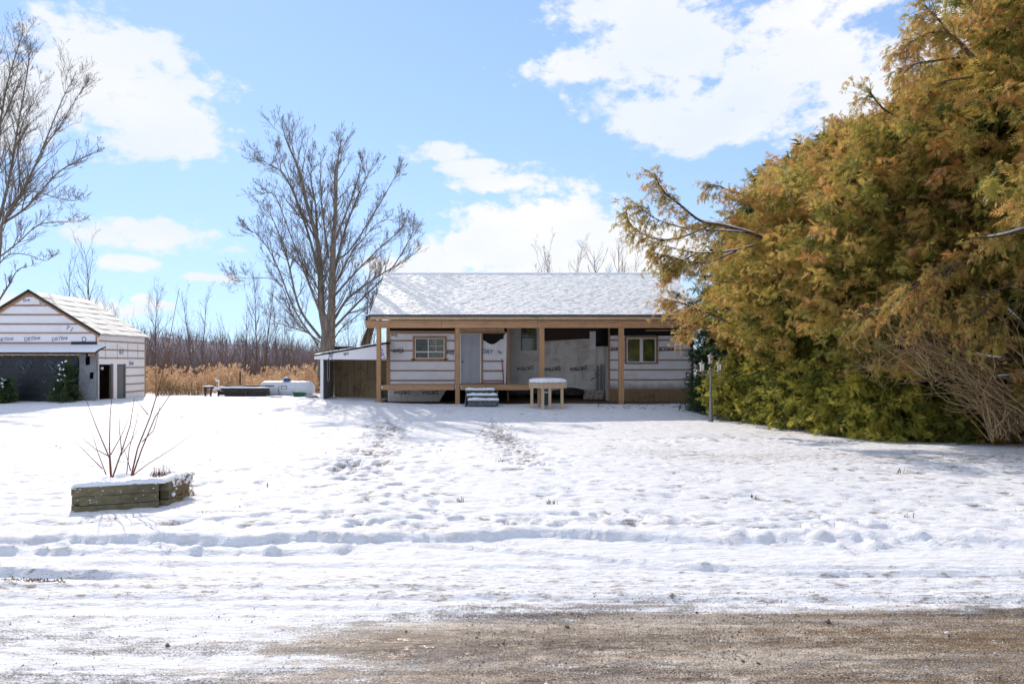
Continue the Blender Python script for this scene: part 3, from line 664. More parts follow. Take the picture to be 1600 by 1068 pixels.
    lettering('ine', .28, 'ink_black', H, at(960, 544, W-.024), math.radians(3)); lettering('RYline', .26, 'ink_black', H, at(1042, 545, W-.024), math.radians(4)); lettering('D', .3, 'ink_black', H, at(1075, 585.5, W-.003), 0); lettering('line', .14, 'ink_black', H, at(1053, 526.8, W-.003), 0)
    wd3 = bx('window', 'vinyl_white', H, X(a0), X(a1), W-.045, W-.003, Zz(b1), Zz(b1)+.04)
    m = MB(); z0, z1 = Zz(b1)+.041, Zz(b0)
    for a, b in ((a0, 980.6), (999.5, 1004.4), (1023, a1)): m.box(X(a), X(b), W-.045, W+.06, z0, z1)
    for a, b in ((980.6, 999.5), (1004.4, 1023)): m.box(X(a), X(b), W-.044, W+.06, z1-.05, z1)
    m.build('frame', 'vinyl_white', wd3)
    for a, b in ((980.6, 999.5), (1004.4, 1023)): bx('pane', 'pane_painted_reflection', wd3, X(a), X(b), W+.0, W+.008, z0, z1-.05)
    for a, b, c, d in ((976, 979, 524.5, 568.5), (1024.6, 1028, 524.5, 568.5), (979, 1024.6, 524.5, 527.3), (979, 1024.6, 566, 568.5)): bx('window_trim', 'strapping', H, X(a), X(b), W-.05, W-.003, Zz(d), Zz(c))
    # side and rear walls, inner floor and near-black panels painting the dark interior
    xl, xr = X(605.5), X(1082)
    for x, s in ((xl, 1), (xr, -1)):
        MB().prism([(x, W+.101, .0), (x, 35.8, .0), (x, 35.8, ze-.15), (x, 31, zr-.2), (x, W+.101, ze+.68)], (.1*s, 0, 0)).build('side_wall', 'house_wrap', H)
    bx('rear_wall', 'house_wrap', H, xl+.1, xr-.1, 35.7, 35.8, 0, ze-.15); bx('inner_wall', 'painted_dark', H, xl+.12, X(792), 29.9, 29.98, .03, 4.3); bx('inner_wall', 'painted_dark', H, X(952), xr-.12, 29.9, 29.98, .03, 4.3)
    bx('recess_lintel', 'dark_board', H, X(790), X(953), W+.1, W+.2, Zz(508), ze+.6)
    bx('recess_ceiling', 'painted_dark', H, X(790), X(953), W+.22, R+.1, 4.0, 4.05)
    return H
house()

def place(o, parent, loc): o.parent = parent; return o
# ---- steps
def steps():
    y = 25.0; S = root('porch_steps', (X_(754, y), y, 0), 'three dark wooden porch steps capped with snow below the grey door', 'steps')
    zb = G(-1.2, y)
    for i, (p0, p1, q, yy) in enumerate(((731, 779, 626, 24.72), (729.5, 776.5, 618.5, 25.02), (727.5, 773, 610, 25.32))):
        z = Z_(q, yy)+.015; w = X_(p1, yy)-X_(p0, yy)
        bx('tread', 'step_paint', S, X_(p0, yy), X_(p1, yy), yy, yy+.28, z-.05, z); bx('riser', 'step_paint', S, X_(p0, yy)+.01, X_(p1, yy)-.01, yy+.03, yy+.05, z-.18, z-.053)
        m = MB(); n = 16; x0, x1 = X_(p0, yy)-.01, X_(p1, yy)+.01
        m.tube([(x0+(x1-x0)*k/n, yy+.10, z+.018+random.uniform(-.008, .012)) for k in range(n+1)], [.045]+[.066+random.uniform(-.01, .014) for _ in range(n-1)]+[.04], 7); m.build('tread_snow', 'snow', S, True)
    for p in (727, 776): MB().prism([(X_(p, 25), 24.75, zb-.05), (X_(p, 25), 25.62, zb-.05), (X_(p, 25), 25.62, Z_(611, 25.3)), (X_(p, 25), 25.3, Z_(611, 25.3)), (X_(p, 25), 24.75, zb+.12)], (.04, 0, 0)).build('stringer', 'step_paint', S)
steps()

# ---- workbench table with snow
def bench():
    y = 24.4; cx = X_(856, y); gz = G(cx, y)-.02; T = root('outdoor_table', (cx, y, gz), 'angular pale wooden table with a thick cap of snow in front of the porch', 'table')
    ztop = Z_(597, y)-.0; out = [(826, .35), (849, -.25), (886, .05), (882, .55), (845, .75)]
    pts = [(X_(p, y), y+dy) for p, dy in ((826, .2), (848, -.28), (886, -.05), (880, .45), (838, .6))]
    MB().prism([(a, b, ztop-.03) for a, b in pts][::-1], (0, 0, .03)).build('tabletop', 'lumber_pale', T)
    for i in range(5):
        a, b = Vector((*pts[i], ztop-.12)), Vector((*pts[(i+1) % 5], ztop-.12)); c = Vector((cx, y+.1, ztop-.12)); a = a.lerp(c, .04); b = b.lerp(c, .04)
        MB().beam(a, b, .035, .17).build('apron', 'lumber_pale', T)
    for p, dy, dp in ((831, .12, 0), (848, -.16, 0), (859, -.14, 0), (878, -.0, 0), (842, .5, 0)):
        x = X_(p, y+dy); bx('leg', 'lumber_pale_vertical', T, x-.05, x+.05, y+dy-.05, y+dy+.05, G(x, y+dy)-.08, ztop-.031)
    # snow pillow
    m = MB(); b = 0; c = Vector((cx-.02, y+.12, 0)); rings = ((1.03, .001), (1.06, .05), (1.0, .10), (.8, .135), (.4, .15), (.02, .152)); n = 40
    ang = [2*math.pi*k/n for k in range(n)]
    def rad(a):
        d = Vector((math.cos(a), math.sin(a), 0)); best = 9
        for i in range(5):
            p, q = Vector((*pts[i], 0))-c, Vector((*pts[(i+1) % 5], 0))-c; e = q-p; den = d.x*e.y-d.y*e.x
            if abs(den) < 1e-6: continue
            t = (p.x*e.y-p.y*e.x)/den; s = (p.x*d.y-p.y*d.x)/den
            if t > 0 and -.01 <= s <= 1.01: best = min(best, t)
        return best
    rr = [rad(a) for a in ang]; rr = [(rr[i-1]+rr[i]*2+rr[(i+1) % n])/4 for i in range(n)]
    for s, h in rings:
        for k in range(n): m.v.append((c.x+math.cos(ang[k])*rr[k]*s, c.y+math.sin(ang[k])*rr[k]*s, ztop+h+(.01*math.sin(k*2.1) if 0 < h < .14 else 0)))
    for i in range(len(rings)-1):
        for k in range(n): k2 = (k+1) % n; m.f.append((i*n+k, i*n+k2, (i+1)*n+k2, (i+1)*n+k)); m.m.append(0)
    m.build('table_snow', 'snow', T, True)
    x = X_(853.5, 25.2); z0 = G(x, 25.2)-.03; B = root('garden_pail', (x, 25.2, z0), 'dark green ribbed pail standing behind the table legs', 'pail')
    pr = [(.10, 0), (.105, .02)]
    for i in range(8): pr += [(.108+.004*i, .04+i*.05), (.116+.004*i, .05+i*.05), (.108+.004*i, .075+i*.05)]
    MB().lathe((x, 25.2, z0), pr+[(.14, .46), (.15, .47), (.15, .49)], 16).build('pail_body', 'green_plastic', B, True); MB().lathe((x, 25.2, z0+.491), [(.14, 0), (.13, .03), (.05, .05), (.0, .05)], 14).build('pail_snow', 'snow', B, True)
bench()

# ---- lamp post
def lamp():
    x, y = 5.98, 20.55; z = GZat(x, y)-.04; s = y/F; L = root('garden_lamp_post', (x, y, z), 'grey three-lantern garden lamp post standing in the snow beside the cedar hedge', 'lamp post')
    zt = Z_(577, y)
    MB().lathe((x, y, z), [(.085, 0), (.09, .02), (.085, .05), (.072, .18), (.06, .32), (.052, .50), (.045, .75), (.048, .78), (.042, .82), (.036, 1.2), (.034, zt-z-.02), (.055, zt-z), (.055, zt-z+.03), (.04, zt-z+.05)], 12).build('post', 'lamp_metal', L, True)
    bx('hub', 'lamp_metal', L, x-.05, x+.05, y-.05, y+.05, zt-.06, zt-.004)
    def lantern(cx, zb, gm):
        m = MB(); c = (cx, y, zb)
        m.lathe(c, [(.02, -.03), (.05, -.015), (.085, 0), (.09, .015), (.07, .03)], 8).lathe(c, [(.115, .225), (.11, .235), (.07, .26), (.04, .275), (.035, .29), (.012, .30), (.018, .32), (.003, .335)], 8)
        for k in range(6): a = k*math.pi/3; m.tube([(cx+.07*math.cos(a), y+.07*math.sin(a), zb+.03), (cx+.085*math.cos(a), y+.085*math.sin(a), zb+.226)], .006, 4)
        o = m.build('lantern', 'lamp_metal', L); MB().lathe((cx, y, zb+.031), [(.058, 0), (.072, .193)], 6).build('lantern_glass', gm, o)
        if gm != 'frosted_glass': o['label'] = 'centre lantern with a red insert in its glass'
    lantern(x, Z_(568, y), 'frosted_glass'); MB().lathe((x, y-.062, Z_(562, y)-.03), [(.02, 0), (.035, .03), (.035, .06), (.02, .09)], 8).build('red_insert', 'red_glass', L, True)
    lantern(x-.26, Z_(579, y)-.02, 'frosted_glass'); lantern(x+.26, Z_(579, y)-.02, 'frosted_glass')
    for sg in (-1, 1):
        c = [(0.03, zt-.03), (.07, zt-.10), (.13, zt-.155), (.20, zt-.16), (.255, zt-.13), (.26, Z_(579, y)-.045)]
        MB().tube([(x+sg*a, y, b) for a, b in c], .014, 6).build('arm', 'lamp_metal', L, True)
lamp()

# ---- planter box with twiggy shrub
def planter():
    A, B_, C, D = Vector((-4.6, 7.17, 0)), Vector((-3.89, 7.62, 0)), Vector((-3.98, 8.36, 0)), Vector((-4.72, 7.95, 0))
    P = root('timber_planter', (-4.3, 7.8, 0), 'mossy squared timber planter box half buried in the front lawn snow', 'planter')
    zb = GZat(-4.4, 7.1)
    for (a, b, tops) in ((A, B_, (.30, .275)), (B_, C, (.275, .25)), (C, D, (.25, .27)), (D, A, (.27, .30))):
        for k in range(3):
            j = .006*(k % 2)-.003; d = (b-a).normalized(); t = Vector((-d.y, d.x, 0))
            za = Vector((0, 0, tops[0]-.05-.1*k)); zc = Vector((0, 0, tops[1]-.05-.1*k)); e = .05 if k % 2 else -.0
            MB().beam(a+za+t*j+d*e, b+zc+t*j+d*(-.05+e*0), .092, .094).build('timber', 'timber_old', P)
    nu = 26; U, V = np.meshgrid(np.linspace(-.04, 1.04, nu*2), np.linspace(-.05, 1.05, nu)); pa = np.array(A); pb = np.array(B_); pc = np.array(C); pd = np.array(D)
    p = (pa*(1-U)[..., None]+pb*U[..., None])*(1-V)[..., None]+(pd*(1-U)[..., None]+pc*U[..., None])*V[..., None]
    edge = np.minimum.reduce([U+.04, 1.04-U, V+.05, 1.05-V])
    z = (.30*(1-U)+.275*U)*(1-V)+(.27*(1-U)+.25*U)*V+.006+.035*sst(edge, 0, .06)-.045*sst(edge, .1, .2)+.03*fbm(p[..., 0]*9, p[..., 1]*9, 3, 6)-.02*(edge <= .001)
    p[..., 2] = z; I = np.arange(U.size).reshape(U.shape); Q = np.stack([I[:-1, :-1], I[:-1, 1:], I[1:, 1:], I[1:, :-1]], -1).reshape(-1, 4)
    tri_mesh('planter_snow', p.reshape(-1, 3), Q, mat='snow', parent=P, smooth=True)
    rr = random.Random(4); m = MB()     # snow clinging to the face, and creeper on the right end
    for _ in range(34):
        u = rr.random(); c = A.lerp(B_, u) if rr.random() < .7 else B_.lerp(C, u); d = Vector((.48, -.87, 0)); c = c+Vector((0, 0, rr.uniform(.12, .29)))+(Vector((.5, -.85, 0)) if u else d)*.05
        r = rr.uniform(.004, .011); m.lathe(c, [(r*.2, -r*.5), (r*1.6, 0), (r*.6, r*.5)], 5)
    m.build('clinging_snow', 'snow', P, True)['kind'] = 'stuff'
    m = MB(); dn = (C-B_).normalized()
    for _ in range(150):
        u = rr.random()**.8; p = B_.lerp(C, .15+.85*u)+Vector((.06, 0, 0))+Vector((0, 0, rr.uniform(.0, .27))); q = p+Vector((rr.uniform(-.01, .04), rr.uniform(-.05, .05), rr.uniform(-.07, .04))); m.tube([p, p.lerp(q, .5)+Vector((.015, 0, 0)), q], [.004, .005, .002], 3)
    m.build('creeper', 'twig_brown', P)['kind'] = 'stuff'
    m = MB()
    for _ in range(26):
        u = rr.random(); p = B_.lerp(C, u)+Vector((.065, 0, 0))+Vector((0, 0, .27-.03*u-abs(rr.gauss(0, .06)))); r = rr.uniform(.012, .03); m.lathe(p, [(r*.2, -r), (r, 0), (r*.9, r*.5), (r*.3, r)], 6)
    m.build('creeper_snow', 'snow', P, True)['kind'] = 'stuff'
    S = root('twiggy_shrub', (-4.45, 7.6, .25), 'leafless reddish twiggy shrub growing out of the timber planter', 'shrub')
    st = [[(173,745),(171,715),(150,665),(135,625)],[(174,745),(171,700),(172,650),(177,596)],[(176,745),(190,705),(203,665),(210,622)],
          [(205,743),(215,700),(235,650),(250,600),(263,540),(280,450)],[(207,743),(222,700),(243,650),(262,622),(288,575)],[(208,742),(230,725),(270,700),(308,672)],
          [(166,742),(152,704),(144,675)],[(160,732),(140,712),(118,690)],[(170,712),(150,702),(126,682)],[(190,705),(187,675),(186,645)],[(198,740),(202,700),(213,660),(216,640)],
          [(173,710),(190,680),(203,648)],[(232,648),(222,636),(213,625)],[(188,712),(205,688),(217,668)],[(222,690),(240,672),(249,640),(247,610)],[(204,735),(199,716),(193,700)],[(236,645),(247,612),(262,585),(268,566)]]
    for i, pth in enumerate(st):
        yy = 7.72+.12*math.sin(i*2.1); pts = [at(a, b, yy+.05*j*math.cos(i*1.7)) for j, (a, b) in enumerate(pth)]; n = len(pts); r0 = .0095 if i in (3, 4, 1, 0, 2) else .006
        MB().tube(pts, [r0*(1-.75*j/(n-1)) for j in range(n)], 5).build('stem', 'twig_red', S, True)
    Cc = MB(); r2 = random.Random(9); c0 = at(251, 738, 8.1)
    for _ in range(60):
        b = c0+Vector((r2.gauss(0, .06), r2.gauss(0, .05), -.05)); e = b+Vector((r2.gauss(0, .03), r2.gauss(0, .03), r2.uniform(.03, .14))); Cc.tube([b, e], [.004, .001], 3)
    o = Cc.build('dry_plant', 'twig_red', None); tag(o, 'small clump of dry rusty stalks in the right end of the planter', 'plant')
planter()

# ------------------------------------------------------------------ garage on the left
def garage():
    y0, y1 = 26.0, 29.35; x1 = X_(152, y0); xr = X_(47, y0); x0 = 2*xr-x1; ze = Z_(520, y0); zr = Z_(455, y0)
    Gg = root('garage', (xr, 27.5, .1), 'small gabled garage clad in white wrap with blue lettering at the left edge', 'garage')
    bx_ = lambda n, m, a, b, c, d, e, f: bx(n, m, Gg, a, b, c, d, e, f)
    zd = Z_(554, y0)
    MB().prism([(x0, y0, Z_(549, y0)), (x1, y0, Z_(549, y0)), (x1, y0, ze), (xr, y0, zr), (x0, y0, ze)], (0, .08, 0)).build('gable_wall', 'house_wrap', Gg)
    bx_('lower_front_wall', 'black_wrap', x0, X_(122, y0), y0, y0+.08, 0, Z_(549.3, y0))
    for py in (462.5, 477, 491.5, 506, 520, 535.5):
        z = Z_(py, y0); w = (zr-z)/(zr-ze)*(x1-xr) if py < 520 else x1-xr; w = min(w, x1-xr)-.03; bx_('batten', 'strapping' if py != 520 else 'lumber', xr-w, xr+w, y0-.021, y0-.002, z-.028, z+.028)
    for s in (-1, 1):
        MB().beam((xr, y0-.03, zr-.06), (xr+s*(x1-xr+.1), y0-.03, ze-.12), .03, .11).build('rake_trim', 'lumber', Gg); MB().beam((xr-s*.02, y0-.09, zr+.03), (xr+s*(x1-xr+.16), y0-.09, ze-.06), .035, .09).build('rake_edge', 'dark_board', Gg)
    bx_('corner_board', 'lumber_vertical', x1-.05, x1+.003, y0-.03, y0-.003, Z_(545, y0), ze-.08); bx_('flashing', 'black_wrap', X_(112, y0), x1+.004, y0-.035, y0-.024, Z_(541, y0), Z_(533.5, y0))
    # roof: lapped rows of snow-dusted roofing
    n = 7
    for s in (1, -1):
        for k in range(n):
            t0, t1 = k/n, (k+1)/n+.02; xa, za = xr+s*(x1-xr+.16)*t0, zr-(zr-ze+.06)*t0+.02; xb, zb = xr+s*(x1-xr+.16)*min(t1, 1), zr-(zr-ze+.06)*min(t1, 1)+.05
            nn = 14; m = MB()
            for j in range(nn+1):
                yy = y0-.1+(y1+.2-y0+.1)*j/nn; wv = .02*math.sin(j*1.3+k*2)+random.uniform(-.012, .012)
                m.v += [(xa, yy, za), (xb+s*wv, yy, zb+wv*.3), (xb+s*wv, yy, zb-.045), (xa, yy, za-.045)]
            for j in range(nn):
                b = j*4
                for q in ((0,1,5,4),(1,2,6,5),(2,3,7,6)): m.f.append(tuple(b+i for i in (q if s > 0 else q[::-1]))); m.m.append(0)
            m.build('roof_strip', 'shingle_snow', Gg)
    # right side wall with two openings
    xs = x1; w = .08; P = lambda p: xs*-1*F/(CX-p)
    ya, yb, yc, yd_ = 26.12, 27.0, 27.3, 27.85; zo = 1.55
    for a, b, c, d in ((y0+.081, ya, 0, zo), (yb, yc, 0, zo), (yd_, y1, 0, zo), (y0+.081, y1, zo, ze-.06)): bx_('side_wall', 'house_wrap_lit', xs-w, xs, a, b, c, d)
    for k, z in enumerate((2.45, 2.12, 1.80, 1.42, 1.08, .74, .42)):
        a = y0+.1 if z > 1.6 else yd_+.03; bx_('batten', 'strapping', xs+.002, xs+.018, a, y1-.05, z-.022, z+.022)
    for y in (26.5, 27.3, 28.05, 28.8): bx_('staple_line', 'logo_grey', xs+.002, xs+.004, y, y+.02, 1.75+.1*(y % .5), 2.4)
    bx_('corner_board', 'lumber_vertical', xs-.03, xs+.02, y1, y1+.05, 0, ze-.08); lettering('RY', .3, 'ink_blue', Gg, (xs+.02, 27.6, 2.05), .1, 'right'); lettering('line', .26, 'ink_blue', Gg, (xs+.02, 28.3, 1.6), .05, 'right')
    bx_('door_jamb', 'grey_wood', xs-.06, xs+.03, yb-.12, yb-.0, 0, zo+.02); bx_('door_jamb', 'grey_wood', xs-.04, xs+.03, yd_-.05, yd_+.02, 0, zo+.02); bx_('door_leaf', 'grey_wood', xs-.06, xs-.02, yc+.02, yd_-.06, .02, zo-.03)
    bx_('rear_wall', 'plywood_brown', x0, x1-.08, y1-.08, y1, 0, ze-.03); MB().prism([(x1, y1-.08, ze-.03), (xr, y1-.08, zr-.03), (x0, y1-.08, ze-.03)], (0, .08, 0)).build('rear_gable', 'plywood_brown', Gg)
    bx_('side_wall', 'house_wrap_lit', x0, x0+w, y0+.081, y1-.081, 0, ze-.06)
    # lean-to along the front
    yf = 25.25; zf = Z_(550, yf)+.0; zw = Z_(540, y0); xe = X_(148, yf)
    nu, nv = 90, 6; U, V = np.meshgrid(np.linspace(0, 1, nu), np.linspace(0, 1, nv)); xx = x0+(xe+.12*V-x0)*U; yy = yf+(y0-.03-yf)*V; zz = zf+(zw-zf)*V+.05*sst(V, -.01, .3)+.006*fbm(xx*3, yy*5, 3, 2)
    m_ = np.stack([xx, yy, zz], -1).reshape(-1, 3); I = np.arange(nu*nv).reshape(nv, nu); Q = np.stack([I[:-1, :-1], I[:-1, 1:], I[1:, 1:], I[1:, :-1]], -1).reshape(-1, 4)
    tri_mesh('lean_to_snow', m_, Q, mat='snow', parent=Gg, smooth=True)
    MB().prism([(x0, yf+.02, zf-.05), (xe, yf+.02, zf-.05), (xe, y0-.04, zw-.05), (x0, y0-.04, zw-.05)], (0, 0, .045)).build('lean_to_roof', 'dark_board', Gg)
    x = xe-.25
    while x > x0: bx_('rafter_tail', 'lumber', x-.025, x+.025, yf+.04, yf+.4, zf-.14, zf-.052); x -= .40
    bx_('lean_to_header', 'lumber_pale', x0, X_(121, 25.35), yf+.06, yf+.11, Z_(555, 25.35), Z_(553, 25.35))
    bx_('black_sheet', 'black_wrap', x0, X_(122, 25.4), 25.40, 25.43, .0, Z_(555.3, 25.4))
    for i in range(1, 6): bx_('sheet_lap', 'black_wrap', x0, X_(122, 25.4), 25.385, 25.398, .1+i*.27, .112+i*.27)
    # pale outlined mark printed on the black sheet: an open C beside a broad tick
    def mark(px, py, s, bold):
        m = MB(); yy = 25.37; c = at(px, py, yy); 
        def ring(R0, R1, a0, a1, off=(0, 0)):
            n = 14; pts = []
            for i in range(n):
                for (ra, rb) in (((i)/n, (i+1)/n),):
                    A = a0+(a1-a0)*ra; B = a0+(a1-a0)*rb
                    m.poly([c+Vector((off[0]+math.cos(q)*r, 0, off[1]+math.sin(q)*r))*s for q, r in ((A, R0), (A, R1), (B, R1), (B, R0))])
        def bar(a, b, w):
            a, b = Vector((a[0], 0, a[1])), Vector((b[0], 0, b[1])); d = (b-a).normalized(); nn = Vector((-d.z, 0, d.x))*w/2; m.poly([c+(a-nn)*s, c+(a+nn)*s, c+(b+nn)*s, c+(b-nn)*s])
        if bold:
            ring(.40, .45, .3, 4.6, (-.38, .1)); ring(.24, .28, .5, 4.4, (-.38, .1)); 
            for o_ in (0, .17): bar((-.02-o_, -.62+o_*.6), (.62-o_, .42+o_*.35), .045)
            bar((.47, .52), (.62, .42), .045); bar((-.75, -.12), (-.02, -.62), .05); bar((-.2, .05), (.05, -.42), .045); bar((-.45, .2), (-.05, -.3), .10)
        else: bar((-.3, .12), (0, -.15), .1); bar((0, -.15), (.35, .2), .1)
        o = m.build('printed_mark', 'logo_grey', Gg); return o
    for p in (-8, 39, 84): mark(p, 573, .42, True)
    for p in (23, 69): mark(p, 596, .26, False)
    # weathered grey tarp hanging at the corner, with two tears
    nu, nv = 20, 40; U, V = np.meshgrid(np.linspace(0, 1, nu), np.linspace(0, 1, nv)); px = 122+(150.5-122)*U+2*np.sin(V*5)*(1-U); py = (549-7*U)*(1-V)+625*V; yy = 25.45+.3*U*(1-V)+.04*fbm(U*3, V*5, 3, 7); xx = (px-CX)/F*yy; zz = CH+(HY-py)/F*yy
    I = np.arange(nu*nv).reshape(nv, nu); Q = np.stack([I[1:, :-1], I[1:, 1:], I[:-1, 1:], I[:-1, :-1]], -1).reshape(-1, 4)
    cu = U[:-1, :-1].ravel(); cv = V[:-1, :-1].ravel(); hole = ((np.abs(cu-.48) < .10+.08*cv) & (cv > .05) & (cv < .30)) | ((np.abs(cu-.72) < .12) & (cv > .46) & (cv < .57))
    tri_mesh('torn_tarp', np.stack([xx, yy, zz], -1).reshape(-1, 3), Q[~hole], mat='tarp_grey', parent=Gg, smooth=True); bx_('painted_recess', 'painted_dark', X_(123, 25.9), X_(150, 25.9), 25.88, 25.9, .1, Z_(550, 25.9))  # black panel paints the dark seen through the tears
    for i, p in enumerate((14, 41, 68.5)): pass
    for px, q in ((8, 530), (50, 529), (93, 529), (139, 530.5)):
        if px < 130: lettering('DRYline', .20, 'ink_blue', Gg, at(px, q, y0-.004), math.radians(8), shear=.1)
        else: lettering('D', .28, 'ink_blue', Gg, at(131, q, y0-.004), math.radians(8), shear=.1)
    lettering('line', .2, 'ink_blue', Gg, at(41, 468.5, y0-.004), math.radians(8), shear=.1); lettering('D', .28, 'ink_blue', Gg, at(65, 471, y0-.004), math.radians(8)); lettering('Y l', .26, 'ink_blue', Gg, at(108, 513, y0-.004), math.radians(-28))
    bx_('light_fitting', 'vinyl_white', xs+.03, xs+.09, 26.16, 26.24, 1.35, 1.45)
garage()

# ------------------------------------------------------------------ lean-to shed against the house
def shed():
    y = 27.0; S = root('open_shed', (X_(548, y), y+1, .15), 'open fronted lean-to shed with a white fascia at the left end of the house', 'shed')
    xl, xr = X_(501, y), X_(605, y)-.02; yb = 28.8; gz = G(-6, 27)-.06; zt = Z_(562.5, y)
    MB().prism([(X_(491, y), y, Z_(561, y)), (X_(604, y)-.01, y, Z_(562, y)), (X_(604, y)-.01, y, Z_(537.5, y)), (X_(491, y), y, Z_(556.5, y))], (0, .03, 0)).build('fascia', 'house_wrap', S)
    zA, zB = Z_(555.5, y), Z_(536, y); MB().prism([(X_(490, y), y-.06, zA), (X_(604, y)-.01, y-.06, zB), (X_(604, y)-.01, yb+.1, zB), (X_(490, y), yb+.1, zA)], (0, 0, .03)).build('roof', 'dark_board', S)
    nu = 50; U, V = np.meshgrid(np.linspace(0, 1, nu), np.linspace(0, 1, 8)); xx = X_(489.5, y)+(X_(604, y)-.01-X_(489.5, y))*U; yy = y-.08+(yb+.1-y)*V; zz = zA+.032+(zB-zA)*U+.05*sst(V, -.01, .15)*sst(U, -.01, .02)+.02*fbm(xx*4, yy*3, 3, 9)
    I = np.arange(U.size).reshape(U.shape); Q = np.stack([I[:-1, :-1], I[:-1, 1:], I[1:, 1:], I[1:, :-1]], -1).reshape(-1, 4); tri_mesh('roof_snow', np.stack([xx, yy, zz], -1).reshape(-1, 3), Q, mat='snow', parent=S, smooth=True)
    bx('corner_post', 'house_wrap', S, xl-.02, xl+.09, y+.03, y+.12, gz-.1, Z_(561.5, y)); bx('side_wall', 'grey_wood', S, xl, xl+.05, y+.12, yb, gz-.1, zt)
    n = 9; xa, xb = xl+.06, xr
    for i in range(n): a = xa+(xb-xa)*i/n; b = xa+(xb-xa)*(i+1)/n; bx('back_panel', 'plywood_brown', S, a+.006, b-.006, yb+.012*(i % 2), yb+.05, gz-.05, zt+.1)
    bx('back_rail', 'plywood_brown', S, xa, xb, yb-.04, yb-.002, 1.02, 1.10); bx('back_filler', 'painted_dark', S, xa, xb, yb+.051, yb+.06, gz, 2.3)
    MB().hexa([(-6.35, yb-.5, gz), (-5.45, yb-.45, gz), (-5.45, yb-.43, gz), (-6.35, yb-.48, gz), (-6.3, yb-.10, .88), (-5.5, yb-.10, .90), (-5.5, yb-.08, .90), (-6.3, yb-.08, .88)]).build('leaning_sheet', 'plywood_brown', S)
    MB().tube([(xl+.10, 27.6, 1.7), (xl+.10, 27.6, .95), (xl+.10, 27.75, .85), (xl+.10, 27.9, .95), (xl+.10, 27.9, 1.7)], .012, 5).build('hanging_cord', 'vinyl_white', S)
    lettering('DR', .26, 'ink_black', S, at(517, 557.5, y-.004), math.radians(80)); lettering('ne', .24, 'ink_black', S, at(541, 553, y-.004), math.radians(200)); lettering('DRY', .26, 'ink_blue', S, at(596.5, 554, y-.004), math.radians(-70))
shed()

